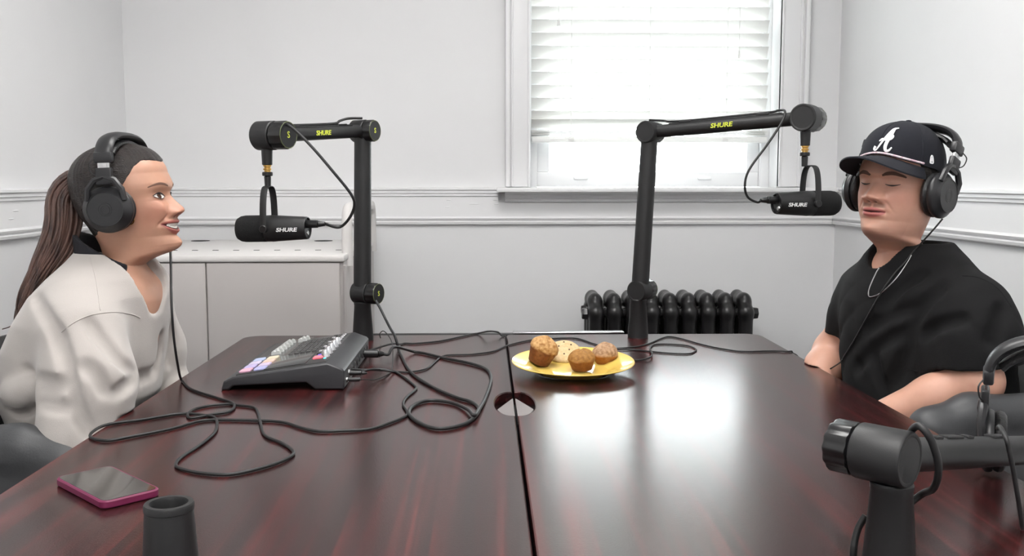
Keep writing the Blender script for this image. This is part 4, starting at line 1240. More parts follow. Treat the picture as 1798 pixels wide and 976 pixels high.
pony_m = mat('ponytail_hair', (44, 30, 27), .42, c2=(104, 76, 66), vscale=5, stretch=(14, 14, 2.0), bump=.5, bscale=40)
guide = [P(x, y, d) for x, y, d in ((172, 318, 2.05), (140, 318, 2.05), (116, 344, 2.045), (112, 390, 2.035), (100, 432, 2.025), (74, 478, 2.01), (52, 520, 2.0), (40, 560, 1.99), (33, 595, 1.985))]
gp = spline(guide, 4); n = len(gp)
rw = np.interp(np.linspace(0, 1, n), [0, .12, .3, .5, .75, 1], [.016, .026, .038, .034, .020, .008])
pt = MB(); rng = random.Random(4)
for k in range(150):
    a, r0 = rng.uniform(0, 2 * PI), math.sqrt(rng.random()); ph_ = rng.uniform(0, 6); end = int(n * rng.uniform(.72, 1.0)); path = []; rs = []
    for i in range(end):
        t = (gp[min(i + 1, n - 1)] - gp[max(i - 1, 0)]).normalized(); u = t.cross(Vector((0, 1, 0))).normalized(); w_ = t.cross(u)
        wob = .0035 * math.sin(i * .55 + ph_) * (i / n)
        path.append(gp[i] + u * (math.cos(a) * r0 * rw[i] + wob) + w_ * (math.sin(a) * r0 * rw[i] * .75))
        rs.append(.0042 * (1 - .75 * (i / max(1, end - 1)) ** 2))
    pt.tube(path, rs, 5)
obj('ponytail', pt, pony_m, woman, angle=None)
ws = MB()
for px0 in (((60, 480), (38, 530), (24, 568), (4, 578)), ((50, 500), (30, 548), (34, 590), (26, 615)), ((70, 470), (48, 540), (44, 580), (38, 610)), ((110, 500), (82, 545), (72, 590), (70, 625))):
    ws.tube(spline([P(x, y, 1.94) for x, y in px0], 5), .0011, 5)
obj('loose_strands', ws, pony_m, woman)

def on(bvh, px, py, off=.002, dmax=None):
    r = ray(px, py).normalized(); h = bvh.ray_cast(Vector((0, 0, CAMZ)), r)
    if h[0] is None: return None
    return h[0] - r * off
# sweatshirt
cream = mat('cream_fleece', (174, 168, 163), .95, bump=.25, bscale=900, sheen=.3)
st_ = [(.60, -.865, 2.05, .118, .165), (.655, -.865, 2.05, .120, .168), (.69, -.862, 2.05, .126, .172), (.735, -.858, 2.05, .150, .186), (.78, -.855, 2.05, .152, .190), (.84, -.842, 2.05, .150, .192), (.90, -.822, 2.05, .137, .195),
       (.95, -.803, 2.05, .122, .185), (.985, -.792, 2.05, .104, .150), (1.015, -.785, 2.05, .085, .105), (1.035, -.785, 2.05, .070, .078)]
g = Grid((-1.06, 1.66, .58), (-.50, 2.44, 1.08), .0042)
g.torso(st_, YAWW, .035)
ga = Grid((-1.06, 1.66, .58), (-.50, 2.44, 1.08), .0042)
ga.chain([(-.815, 1.945, .950), (-.785, 1.885, .885), (-.758, 1.845, .80), (-.775, 1.815, .70)], [.050, .068, .078, .070], .05); ga.chain([(-.775, 1.815, .70), (-.60, 1.92, .648)], [.064, .046], .03)
ga.chain([(-.80, 2.150, .945), (-.785, 2.205, .885), (-.772, 2.240, .80), (-.775, 2.262, .70)], [.046, .058, .064, .060], .05); ga.chain([(-.775, 2.262, .70), (-.60, 2.18, .648)], [.058, .046], .03)
x, y, z = g.coords()
A = g.D - (.0016 * np.sin(31 * z + 13 * y + 2 * np.sin(17 * x)) * np.clip(1 - np.abs(z - .8) / .15, 0, 1)).astype(np.float32)
B = ga.D - (.0014 * np.sin(37 * z + 21 * x - 16 * y)).astype(np.float32)
k = .040; h_ = np.maximum(k - np.abs(A - B), 0) / k
g.D = (np.minimum(A, B) - h_ * h_ * k * .25).astype(np.float32)
V, F = g.mesh(1); b0 = BVHTree.FromPolygons([Vector(v) for v in V], F.tolist())
def crease(px, depth, rr, k, mode):
    q = [on(b0, p.x, p.y, 0) for p in spline([(u, v, 0) for u, v in px], 4)]; q = [p for p in q if p is not None]
    n_ = len(q)
    for i in range(n_ - 1):
        tp = math.sin(PI * (i + .5) / (n_ - 1)) ** .5; d_ = ray(px[0][0], px[0][1]).normalized()
        o_ = d_ * ((depth if mode == 'add' else -depth) + rr * (1 - tp) * .8 * (1 if mode == 'add' else -1))
        if (q[i] - q[i + 1]).length < .04: g.cap(q[i] + o_, q[i + 1] + o_, rr, rr, k, mode)
for c_ in ([(100, 596), (112, 622), (119, 655), (128, 700), (143, 734), (160, 762)], [(46, 655), (60, 663), (84, 672), (106, 676), (118, 660)], [(14, 716), (34, 722), (50, 714), (66, 706), (90, 712), (116, 716)],
           [(158, 566), (172, 588), (192, 613), (221, 641), (254, 660)], [(206, 690), (228, 676), (250, 664), (272, 655)], [(60, 520), (76, 548), (94, 578), (104, 596)],
           [(150, 640), (170, 660), (186, 690)], [(40, 690), (66, 684), (96, 690)], [(285, 590), (282, 620), (276, 650)], [(300, 560), (303, 600), (298, 640)]):
    crease(c_, -.001, .0045, .020, 'sub')
for c_ in ([(20, 690), (40, 690), (62, 676)],):
    crease(c_, .0078, .0080, .034, 'add')
g.cap((-.785, 2.05, 1.10), (-.772, 2.05, .995), .068, .062, .008, 'sub')
g.chain([(-.735, 2.035, 1.03), (-.695, 2.032, .985), (-.672, 2.026, .94), (-.664, 2.020, .905), (-.664, 2.018, .884)], [.066, .060, .040, .018, .004], .006, 'sub')
g.box((TX0 - .003, .9, TZ - .033), (.2, 2.8, TZ + .003), 'sub', .0)
V, F = g.mesh(2)
sweater = obj('sweatshirt', (V, F), cream, woman, angle=None)
sw_bvh = BVHTree.FromPolygons([Vector(v) for v in V], F.tolist())
def seam(bvh, pts, rr, m, par, off=.0003, name='seam', sub=5):
    q = []
    pp = spline([(a, b, 0) for a, b in pts], sub)
    for p in pp:
        h = on(bvh, p.x, p.y, off)
        if h is not None: q.append(h)
    if len(q) > 2: return obj(name, MB().tube(q, rr, 6), m, par)
seam(sw_bvh, [(108, 583), (130, 566), (160, 553), (200, 548), (232, 552), (246, 558)], .0013, cream, sweater)
seam(sw_bvh, [(158, 452), (168, 490), (176, 545)], .0010, cream, sweater)
# dark inner collar
blk = mat('black_knit', (24, 24, 30), .9, bump=.3, bscale=800)
g = Grid((-.92, 1.90, .90), (-.66, 2.20, 1.085), .003)
g.cap((-.789, 2.05, 1.10), (-.775, 2.05, .92), .0715, .074, .0)
g.cap((-.790, 2.05, 1.14), (-.772, 2.05, .88), .0610, .063, .0, 'sub')
g.half((-.800, 2.05, 1.047), (.55, 0, 1.0)); g.half((-.790, 2.05, .955), (-.9, 0, -1.0)); g.half((-.735, 2.05, 1.0), (1.0, 0, 0.0))
V, F = g.mesh(1)
obj('inner_collar', (V, F), blk, woman, angle=None)
# trousers and shoes
pant = mat('black_trousers', (26, 27, 31), .9, bump=.2, bscale=600)
g = Grid((-1.06, 1.8, .03), (-.36, 2.3, .72), .007)
g.ell((-.90, 2.05, .545), (.15, .185, .095), None, .05); g.cap((-.88, 2.05, .55), (-.865, 2.05, .67), .115, .112, .05)
for yy, s in ((1.96, -1), (2.14, 1)):
    g.chain([(-.89, yy, .54), (-.47, yy + s * .03, .53)], [.092, .070], .05); g.chain([(-.47, yy + s * .03, .53), (-.50, yy + s * .03, .09)], [.068, .050], .02)
V, F = g.mesh(2); obj('trousers', (V, F), pant, woman, angle=None)
shoe_m = mat('dark_shoe', (40, 38, 38), .6)
def shoes(par, pts):
    for p, d in pts:
        g = Grid((p[0] - .2, p[1] - .2, -.01), (p[0] + .2, p[1] + .2, .14), .006)
        d = Vector(d).normalized(); p = Vector(p)
        g.cap(p + Vector((0, 0, .05)) - d * .03, p + Vector((0, 0, .045)) + d * .05, .044, .040, .03); g.cap(p + d * .06 + Vector((0, 0, .036)), p + d * .13 + Vector((0, 0, .03)), .040, .030, .03)
        g.half((0, 0, .004), (0, 0, -1)); V, F = g.mesh(2); obj('shoe', (V, F), shoe_m, par, angle=None)
shoes(woman, [((-.50, 1.93, 0), (1, -.1, 0)), ((-.50, 2.17, 0), (1, .1, 0))])
gold = mat('gold', (214, 176, 96), .25, 1.0)
ep = P(229, 386, 1.985)
obj('earring', MB().tube([ep + Vector((.007 * math.cos(a), 0, .009 * math.sin(a))) for a in np.linspace(0, 2 * PI, 17)], .0012, 6, caps=False), gold, woman)

# ------------------------------------------------------------------ man
Hm = .2160
mc = Vector((.872, 2.037, 1.163))
HMM = head_matrix(mc, (-.79, -.61, 0), rad(5), rad(-3), .45, Hm)
mp_ = dict(neck=.258, neck_f=-.09, neck_b=-.09, neck_y=-.22, neck_x=.0, jaw=.042, mouth_z=.215, smile=.25, mouth_w=.118, open=.006, gap=.016, cheek=.030, brow=.018, fold=.010, nose=.98, nose_w=1.18,
           blush=(178, 112, 100), under=(140, 98, 88))
hm_head = Head(Hm, HMM, mp_)
YAWM = rad(9)
mt_ = [(.46, 1.0, 2.08, .15, .19), (.56, .985, 2.08, .13, .17), (.70, .975, 2.08, .125, .165), (.80, .968, 2.08, .120, .170), (.90, .957, 2.08, .115, .175), (.955, .945, 2.08, .108, .170), (.99, .938, 2.08, .095, .140), (1.015, .935, 2.08, .08, .105), (1.04, .932, 2.08, .06, .075)]
g = Grid((.42, 1.62, 0), (1.22, 2.56, 1.08), .0055)
g.torso(mt_, YAWM, .03)
msN, msF, meN, meF, mwN, mwF = (.965, 1.935, .925), (.905, 2.235, .925), (.962, 1.842, .792), (.868, 2.362, .762), (.742, 1.955, .655), (.73, 2.19, .650)
for sh, el, wr, sd, hd_ in ((msN, meN, mwN, -1, (-.8, .22, -.1)), (msF, meF, mwF, 1, (-.8, -.2, -.1))):
    g.cap(sh, el, .045, .047, .04); g.chain([el, tuple(Vector(el).lerp(Vector(wr), .3)), wr], [.047, .046, .031], .02); hand(g, wr, hd_, (0, 0, 1), sd, .0095, .19)
for yy, s in ((1.98, -1), (2.18, 1)):
    g.chain([(.99, yy, .55), (.54, yy + s * .04, .535)], [.095, .068], .05); g.chain([(.54, yy + s * .04, .53), (.58, yy + s * .04, .10)], [.064, .04], .02); g.chain([(.59, yy + s * .04, .05), (.46, yy + s * .05, .03)], [.038, .03], .02)
g.box((.2, .9, TZ - .033), (TX1 + .002, 2.8, TZ + .002), 'sub')
bv, bf = g.mesh(2)
V, F = union(hm_head.mesh(), (bv, bf))
V = blend_seam(V, F, (.93, 2.08, 1.01), .05, .11, 14)
man = obj('person', (V, F), skin, None, angle=None)
tag(man, 'person in a black t-shirt speaking with eyes lowered', 'person', 'people seated at the tables')
def man_extra(mix, x, y, z, m, f):
    ax = np.abs(x)
    mix(f * .60 * sstep(m, .036, .046) * sstep(-m, -.088, -.066) * sstep(-ax, -.135, -.095) * sstep(ax, .004, .02), (92, 66, 54))
    mix(f * .20 * gs(x, .06) * gs(z - .128, .018), (105, 78, 66))
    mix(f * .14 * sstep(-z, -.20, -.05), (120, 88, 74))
tone(man, V, hm_head, (196, 150, 130), (176, 98, 98), man_extra)
LOC[man.name] = tuple(man.location)
brow_d = mat('dark_brow', (92, 68, 58), .95)
for s in (1, -1):
    brow(hm_head, man, s, [(.060, .566), (.10, .580), (.16, .588), (.22, .574), (.245, .560)], .0150, brow_d)
    lid = [hm_head.sw(s * (.142 + .062 * u), .488 - .013 * (1 - u * u) + .004 * u, .0025) for u in np.linspace(-1, 1, 13)]
    e = obj('eyelid_crease', MB().tube(lid, [Hm * (.0025 + .0055 * (1 - abs(u))) for u in np.linspace(-1, 1, 13)], 6), lash_m, man)
mo = obj('mouth', patch(hm_head, lambda u, v: (u * .085, mp_['mouth_z'] + .25 * (u * .085) ** 2 + v * .0055 * (1 - u * u)), 12, 2, .006), mouth_m, man)
mhair = mat('short_dark_hair', (30, 25, 22), .7, bump=.8, bscale=60, stretch=(3, 3, 12))
def mhl(a):
    return float(np.interp(a, [0, .6, 1.0, 1.22, 1.36, 1.5, 1.7, 2.0, 2.5, PI], [.86, .84, .74, .60, .46, .40, .36, .22, .12, .10]))
hair_shell(hm_head, mhl, .022, mhair, 'hair', man, 110, 34, .003)

# t-shirt
tee = mat('black_cotton', (22, 22, 23), .95, bump=.2, bscale=900, spec=.25)
tt_ = [(.60, .985, 2.08, .165, .20), (.70, .978, 2.08, .168, .205), (.78, .968, 2.08, .166, .208), (.86, .958, 2.08, .158, .214), (.92, .950, 2.08, .146, .216), (.96, .944, 2.08, .130, .198), (.99, .940, 2.08, .112, .158), (1.02, .936, 2.08, .098, .124), (1.040, .934, 2.08, .085, .098), (1.052, .934, 2.08, .076, .084)]
lo_, hi_ = (.66, 1.70, .58), (1.22, 2.50, 1.09)
g = Grid(lo_, hi_, .0042); g.torso(tt_, YAWM, .03)
gN = Grid(lo_, hi_, .0042); gN.chain([(.955, 1.960, .970), (.975, 1.905, .925), (.975, 1.872, .87), (.966, 1.852, .76)], [.046, .062, .074, .084], .05); gN.half((.965, 1.84, .822), (.10, -.06, -1))
gF = Grid(lo_, hi_, .0042); gF.chain([(.920, 2.205, .970), (.905, 2.250, .925), (.900, 2.292, .87), (.886, 2.335, .76)], [.046, .054, .058, .062], .05); gF.half((.87, 2.35, .812), (0, 0, -1))
x, y, z = g.coords()
puff = lambda a_: np.abs(np.sin(a_)) ** .65 - .72
rdg = puff(22 * (z * .9 + (x - .95) * .55) + 17 * (y - 2.08) + 1.8 * np.sin(14 * z + 9 * y)) + .6 * puff(40 * z - 14 * (y - 2.08) + 1.5 * np.sin(17 * y))
g.D = (g.D - .0060 * rdg * np.clip(1 - np.abs(z - .80) / .20, 0, 1)).astype(np.float32)
for gx in (gN, gF):
    gx.D = (gx.D - .0045 * puff(24 * z + 30 * (x - .97) + 1.5 * np.sin(25 * y)) * np.clip(1 - np.abs(z - .89) / .09, 0, 1)).astype(np.float32)
    k = .05; h_ = np.maximum(k - np.abs(g.D - gx.D), 0) / k; g.D = (np.minimum(g.D, gx.D) - h_ * h_ * k * .25).astype(np.float32)
g.cap((.930, 2.08, 1.14), (.926, 2.078, 1.030), .069, .069, .006, 'sub')
g.cap((.885, 2.070, 1.11), (.872, 2.064, 1.028), .064, .048, .006, 'sub')
g.box((.2, .9, TZ - .033), (TX1 + .003, 2.8, TZ + .003), 'sub')
V, F = g.mesh(1); b0 = BVHTree.FromPolygons([Vector(v) for v in V], F.tolist())
for c_, dd in (([(1596, 668), (1592, 630), (1594, 590), (1606, 556), (1628, 526), (1654, 502)], .003), ([(1500, 650), (1535, 612), (1580, 585)], 0), ([(1520, 580), (1555, 556), (1602, 540)], 0), ([(1556, 700), (1538, 660), (1530, 625)], .001),
               ([(1560, 680), (1578, 650), (1588, 620)], .001), ([(1620, 590), (1650, 570), (1690, 560)], -.001), ([(1740, 600), (1752, 570), (1758, 540)], -.001), ([(1545, 540), (1580, 505), (1620, 480)], -.001)):
    crease(c_, -.001 + dd, .0045, .022, 'sub')
V, F = g.mesh(2)
shirt = obj('t_shirt', (V, F), tee, man, angle=None)
tee_bvh = BVHTree.FromPolygons([Vector(v) for v in V], F.tolist())
seam(tee_bvh, [(1590, 648), (1630, 655), (1690, 664), (1740, 668)], .0009, tee, shirt)
seam(tee_bvh, [(1690, 484), (1720, 488), (1752, 506), (1776, 540)], .0009, tee, shirt)
jean = mat('dark_jeans', (38, 42, 54), .9, bump=.2, bscale=600)
g = Grid((.44, 1.8, .03), (1.2, 2.38, .70), .007)
g.ell((1.0, 2.08, .555), (.165, .20, .105), None, .05); g.cap((.99, 2.08, .56), (.98, 2.08, .64), .135, .13, .05)
for yy, s in ((1.98, -1), (2.18, 1)):
    g.chain([(.99, yy, .55), (.54, yy + s * .04, .535)], [.104, .080], .05); g.chain([(.54, yy + s * .04, .53), (.58, yy + s * .04, .09)], [.078, .056], .02)
V, F = g.mesh(2); obj('trousers', (V, F), jean, man, angle=None)
shoes(man, [((.58, 1.94, 0), (-1, -.1, 0)), ((.58, 2.22, 0), (-1, .1, 0))])
# necklace
nk = []
for p in spline([(1556, 452, 0), (1540, 476, 0), (1528, 502, 0), (1525, 517, 0), (1531, 521, 0), (1550, 512, 0), (1574, 488, 0), (1592, 462, 0), (1600, 448, 0)], 5):
    h = on(tee_bvh, p.x, p.y, .003)
    if h is not None: nk.append(h)
if len(nk) > 3: obj('necklace', MB().tube(nk, .0014, 6), silver, man)

# baseball cap
cap_m2 = mat('navy_twill', (16, 18, 28), .9, bump=.25, bscale=1200)
cpt = thing('baseball_cap', 'navy baseball cap with white letter A on the man\'s head', 'cap', tuple(hm_head.w((0, -.02, .66))))
def rim(th):
    c, s = math.cos(th), math.sin(th)
    return Vector((.372 * s, -.035 + (.468 if c > 0 else .485) * c, .665 + .055 * c * (1 if c > 0 else 1.9) + (.035 if c > 0 else 0) * c ** 6))
def dome(th, t, off=0.0):
    r = rim(th); zt = 1.125; c = Vector((0, -.05, 0)); q = max(0.0, 1 - t ** 2.7) ** .5
    p = Vector((r.x * q, c.y + (r.y - c.y) * q, r.z + (zt - r.z) * t))
    if off:
        n_ = Vector((p.x / .37 ** 2, (p.y - c.y) / .47 ** 2, max(0, (p.z - .62)) / .46 ** 2)).normalized(); p = p + n_ * off
    return p
def tv(i, n): return math.sin(PI / 2 * i / n)
vs, fs = [], []; nt, nr = 72, 20
for i in range(nr + 1):
    for j in range(nt): vs.append(hm_head.w(dome(2 * PI * j / nt, tv(i, nr))))
for i in range(nr):
    for j in range(nt):
        k = (j + 1) % nt; fs.append([i * nt + j, i * nt + k, (i + 1) * nt + k, (i + 1) * nt + j])
crown = obj('crown', MB().add(vs, fs), cap_m2, cpt, angle=None)
for k in range(6):
    th = PI / 6 + k * PI / 3 - PI / 6
    obj('panel_seam', MB().tube([hm_head.w(dome(th, tv(i, 14), .001)) for i in range(15)], .0011, 5), cap_m2, crown)
obj('top_button', MB().lathe([(0, .004), (.005, .003), (.007, 0), (0, -.001)], 14, mat4(HMM.to_3x3(), hm_head.w((0, -.05, 1.126)))), cap_m2, cpt)
TB = rad(64)
def brimp(a, s, dz=0.0):
    th = a * TB; r = rim(th); L_ = .40 * max(0.0, 1 - abs(a) ** 2.6) ** .62
    x = r.x * (1 + .10 * s); y = r.y + L_ * s - .012
    return Vector((x, y, r.z - .004 - .055 * s * (1 - .5 * abs(a)) - .07 * (abs(x) / .33) ** 2 * (.25 + .75 * s) + dz))
vs, fs = [], []; na, nb = 36, 12
for dz in (0, -.014):
    for i in range(na + 1):
        for j in range(nb + 1): vs.append(hm_head.w(brimp(-1 + 2 * i / na, j / nb, dz)))
q = (na + 1) * (nb + 1)
for i in range(na):
    for j in range(nb):
        a = i * (nb + 1) + j; fs.append([a, a + 1, a + nb + 2, a + nb + 1]); fs.append([q + a, q + a + nb + 1, q + a + nb + 2, q + a + 1])
for i in range(na):
    for j in (0, nb):
        a = i * (nb + 1) + j; fs.append([a, a + nb + 1, q + a + nb + 1, q + a])
for i in (0, na):
    for j in range(nb):
        a = i * (nb + 1) + j; fs.append([a, a + 1, q + a + 1, q + a])
obj('brim', MB().add(vs, fs), cap_m2, cpt, angle=50)
rope = []
for i in range(49):
    a = -.97 + 1.94 * i / 48; p = dome(a * TB, .035, .012); rope.append(hm_head.w(p))
obj('rope', MB().tube(rope, .0022, 8), mat('white_rope', (226, 220, 222), .7, c2=(190, 150, 165), vscale=160), cpt)
emb = mat('white_embroidery', (240, 240, 242), .7)
def stroke(pts, rs, th0, wx, z0, hz):
    q = spline([(x, y, 0) for x, y in pts], 6); n = len(q)
    path = [hm_head.w(dome(th0 + wx * p.x, z0 + hz * p.y, .004)) for p in q]
    nr_ = hm_head.M.to_3x3() @ Vector((math.sin(th0), math.cos(th0), .2))
    return MB().tube(path, [float(np.interp(i / (n - 1), np.linspace(0, 1, len(rs)), rs)) for i in range(n)], 8, up=nr_, flat=.5)
# face-on the letter leans right; the angle runs towards the person's right, so mirror it
lg = dict(th0=-.12, wx=-.34, z0=.42, hz=.50)
letter = MB()
for pts, rs in (([(-.62, -.42), (-.70, -.56), (-.52, -.60), (-.25, -.30), (.10, .18), (.38, .52), (.72, .62)], [.0030, .0022, .0018, .0024, .0030, .0034, .0016]),
                ([(.46, .56), (.36, .25), (.22, -.10), (.14, -.40), (.22, -.60), (.42, -.58), (.60, -.40)], [.0018, .0040, .0042, .0038, .0030, .0022, .0014]),
                ([(-.40, -.16), (-.22, -.04), (.05, -.06), (.35, -.02), (.52, .10), (.50, .20), (.36, .16)], [.0014, .0022, .0024, .0024, .0022, .0018, .0012])):
    s_ = stroke(pts, rs, **lg); letter.add(s_.v, s_.f)
obj('letter_emblem', letter, emb, crown)
fl = MB()
for pts in (([(-.5, -.5), (-.35, .5), (.15, .62), (.55, -.1), (.5, -.45), (-.5, -.5)]), ([(-.2, -.3), (.05, .35), (.25, -.25)])):
    s_ = stroke(pts, [.0016, .0016], th0=-1.30, wx=-.085, z0=.16, hz=.13); fl.add(s_.v, s_.f)
obj('side_emblem', fl, emb, crown)
# ================================================================== headphones
hp_m = mat('headphone_plastic', (31, 31, 33), .38)
pad_m = mat('ear_pad_leather', (22, 22, 23), .42, bump=.3, bscale=220)
def headphones(label, M, half=.092, ztop=.142, yoff=0.0, tiltback=.0, cable=True):
    t = thing('headphones', label, 'headphones', tuple(M @ Vector((0, 0, -.05))), 'closed-back studio headphones')
    for s in (-1, 1):
        cm = M @ mat4(frame((s, 0, 0)), (s * half, 0, 0))
        cup = obj('ear_cup', MB().lathe([(.047, .002), (.0492, .006), (.0492, .011), (.047, .014), (.041, .018), (.0365, .024), (.0355, .0255), (.0345, .0255), (.034, .0245), (0, .0245)], 40, cm, 1.04, .95), hp_m, t)
        # wrinkled pad
        vs, fs = [], []; n, k = 56, 10
        for i in range(n):
            a = 2 * PI * i / n; rr = .0375; b_ = .0008 * math.sin(a * 28)
            for j in range(k):
                q = 2 * PI * j / k; r = rr + (.0105 + b_) * math.cos(q)
                vs.append((r * math.cos(a) * 1.04, r * math.sin(a) * .95, -.006 + (.0095 + b_) * math.sin(q)))
        for i in range(n):
            for j in range(k):
                i2, j2 = (i + 1) % n, (j + 1) % k; fs.append([i * k + j, i2 * k + j, i2 * k + j2, i * k + j2])
        obj('ear_pad', MB().add(vs, fs, cm), pad_m, cup)
        obj('logo_ring', MB().lathe([(.0125, .0244), (.0128, .0250), (.0135, .0250), (.0138, .0244)], 28, cm).lathe([(.0085, .0244), (.0087, .0249), (.0093, .0249), (.0095, .0244)], 24, cm), hp_m, cup)
        x = s * (half + .014)
        yk = MB()
        for ys_ in (-1, 1):
            yk.tube([M @ Vector((x + s * .004, ys_ * .037, .018)), M @ Vector((x + s * .006, ys_ * .034, .040)), M @ Vector((x + s * .004, ys_ * .020, .058)), M @ Vector((x + s * .002, 0, .064))], [.006, .0065, .0065, .007], 8)
        yk.box((0, 0, 0), (.012, .034, .034), .004, M @ Matrix.Translation((x + s * .002, 0, .066)))
        obj('yoke', yk, hp_m, t)
        obj('slider', MB().box((0, 0, 0), (.005, .024, .030), .001, M @ Matrix.Translation((x + s * .001, 0, .088))), silver, t)
        obj('end_cap', MB().box((0, 0, 0), (.015, .038, .022), .004, M @ Matrix.Translation((x - s * .001, 0, .103))), hp_m, t)
        obj('lead', MB().tube(spline([M @ Vector((x + s * .006, -.016, .10)), M @ Vector((x + s * .012, -.024, .092)), M @ Vector((x + s * .010, -.024, .076)), M @ Vector((x + s * .004, -.014, .066))], 5), .0012, 6), cable_m, t)
    X = half + .013; path = []
    for i in range(33):
        a = PI * i / 32; c = math.cos(a); path.append(M @ Vector((X * (1 if c > 0 else -1) * abs(c) ** .72, 0, .098 + (ztop - .098 + .004) * math.sin(a) ** .8)))
    obj('headband', MB().tube(path, .0185, 12, up=M.to_3x3() @ Vector((1, 0, 0)), flat=.42), hp_m, t)
    path2 = [M @ Vector((X * .9 * math.cos(PI * i / 24), 0, .096 + (ztop - .106) * math.sin(PI * i / 24))) for i in range(3, 22)]
    obj('band_padding', MB().tube(path2, .0165, 10, up=M.to_3x3() @ Vector((1, 0, 0)), flat=.40), pad_m, t)
    return t
Rw = HWM.to_3x3()
Mw = mat4(Rw @ Euler((rad(-4), 0, 0)).to_matrix(), hw_head.w((0, -.02, .44)))
Mw = mat4(Rw @ Euler((rad(-5), 0, 0)).to_matrix(), hw_head.w((0, -.02, .43)))
headphones('black headphones worn by the woman over slicked hair', Mw, .084, .146)
Mm = mat4(HMM.to_3x3() @ Euler((rad(17), 0, 0)).to_matrix(), hm_head.w((0, -.03, .43)))
headphones('black headphones worn by the man over the navy cap', Mm, .086, .146)
# spare pair leaning on the near boom
Rs = Matrix.Rotation(rad(-27), 3, 'Z') @ Matrix.Rotation(rad(8), 3, 'X')
lowz = min((Rs @ Vector((s * (.090 + .025 * a), .047 * math.cos(b), .051 * math.sin(b)))).z for s in (-1, 1) for a in (0, 1) for b in np.linspace(0, 6.3, 40))
headphones('black spare headphones straddling the near right boom arm', mat4(Rs, (.846, 1.365, TZ + .002 - lowz)), .090, .160)

# ================================================================== cables
def flat_cable(name, label, pts, r, z0=None, extra0=(), extra1=(), bump=None, group='cables on and around the tables', m=None):
    z = TZ + r + .0004
    path = [Vector(p) for p in extra0] + [T(x, y, z + (b if bump else 0)) for (x, y), b in zip(pts, bump or [0] * len(pts))] + [Vector(p) for p in extra1]
    sp = spline(path, 6)
    for p in sp:
        if TX0 - .002 < p.x < TX1 + .002 and p.y < 2.785 and p.z < z and p.z > TZ - .03: p.z = z
    o = obj(name, MB().tube(sp, r, 10), m or cable_m, None, angle=70)
    return tag(o, label, 'cable', group)
# woman's headphone lead
c1 = [(319, 668), (335, 683), (384, 699), (408, 707), (411, 715), (400, 723), (374, 727), (345, 733), (332, 733), (330, 726), (342, 718), (368, 712), (400, 709), (416, 711), (445, 715), (453, 725), (457, 741), (465, 764), (494, 777), (513, 790), (513, 799), (491, 811),
      (449, 824), (400, 833), (351, 830), (316, 822), (309, 814), (319, 802), (351, 781), (376, 760), (381, 744), (377, 733), (361, 729), (319, 726), (254, 736), (190, 745), (164, 757), (160, 768), (190, 773), (238, 765), (303, 752), (351, 739), (384, 737), (449, 738), (497, 741), (530, 751),
      (560, 757), (604, 756), (649, 753), (682, 743), (711, 731), (715, 723), (708, 710), (713, 698), (729, 684), (728, 677), (705, 659), (685, 651)]
hang = [P(299, 428, 2.13), P(300, 470, 2.07), P(301, 530, 2.03), P(305, 590, 2.03), P(312, 640, 2.06)]
flat_cable('headphone_cable', 'black headphone lead looping from the woman across the left table to the mixer', c1, .0027, extra0=hang, extra1=[P(656, 648, MY0 + .085), (MX1 + .012, MY0 + .07, .7635), (MX1 + .001, MY0 + .07, .7635)])
# left microphone cable
c2 = [(702, 619), (720, 652), (756, 677), (800, 697), (827, 705), (840, 715), (838, 726), (822, 741), (794, 750), (765, 752), (738, 743), (719, 728), (722, 715), (742, 705), (767, 703), (800, 709), (822, 719), (832, 729), (840, 720), (851, 701), (860, 677), (862, 661), (854, 648), (827, 638), (778, 628), (729, 618)]
bp_ = [0] * len(c2); bp_[16:19] = [.003, .006, .004]
flat_cable('microphone_cable', 'thick black cable dropping from the left boom arm into a ring on the table', c2, .0036, extra0=[P(660, 528, b1.y - .045), P(668, 542, b1.y - .06), P(683, 572, b1.y - .10), P(694, 592, b1.y - .2)], bump=bp_,
           extra1=[P(693, 609, MY0 + .36), (MX1 + .062, MY0 + .32, .760), (MX1 + .05, MY0 + .315, .762)])
g = MB(); pa = Vector((MX1 + .052, MY0 + .315, .762)); pb = Vector((MX1 + .002, MY0 + .315, .763))
tag(obj('cable_plug', g.rod(pb, pb.lerp(pa, .72), .0100, .0098, 18).rod(pb.lerp(pa, .72), pa, .0085, .0048, 14), gripp), 'fat black plug pushed into the far end of the mixer', 'plug')
pa2 = Vector((MX1 + .040, MY0 + .07, .7632)); pb2 = Vector((MX1 + .0005, MY0 + .07, .7635))
tag(obj('cable_plug', MB().rod(pb2, pb2.lerp(pa2, .7), .0058, .0055, 14).rod(pb2.lerp(pa2, .7), pa2, .0045, .003, 12), gripp), 'slim black jack plug in the near end of the mixer', 'plug')
# thin lead with its own small plug
tag(obj('thin_lead', MB().tube(spline([Vector((MX1 + .03, MY0 + .03, .757)), T(660, 666, TZ + .004), T(678, 659, TZ + .003), T(688, 648, TZ + .004), P(690, 623, 2.36), P(688, 601, 2.48), P(681, 588, 2.54), P(673, 581, 2.56), P(667, 586, 2.60), P(668, 593, 2.66)], 6), .0013, 6), cable_m),
    'thin grey-black wire arching beside the mixer', 'cable', 'cables on and around the tables')
tag(obj('cable_plug', MB().rod((MX1 + .0035, MY0 + .03, .757), (MX1 + .03, MY0 + .03, .757), .0048, .0044, 12), gripp), 'small silver-tipped plug at the near rear corner of the mixer', 'plug')
# power lead into the seam
flat_cable('power_cable', 'black cable running from the mixer along the table back into the seam', [(705, 604), (729, 603), (771, 599), (805, 592), (838, 585.5)], .0025, extra0=[(MX1 + .002, MY0 + .36, .760), P(686, 604, MY0 + .42)], extra1=[P(855, 582, 2.72), P(868, 582, 2.735), P(878, 586, 2.74), (SEAM, 2.735, TZ - .02)])
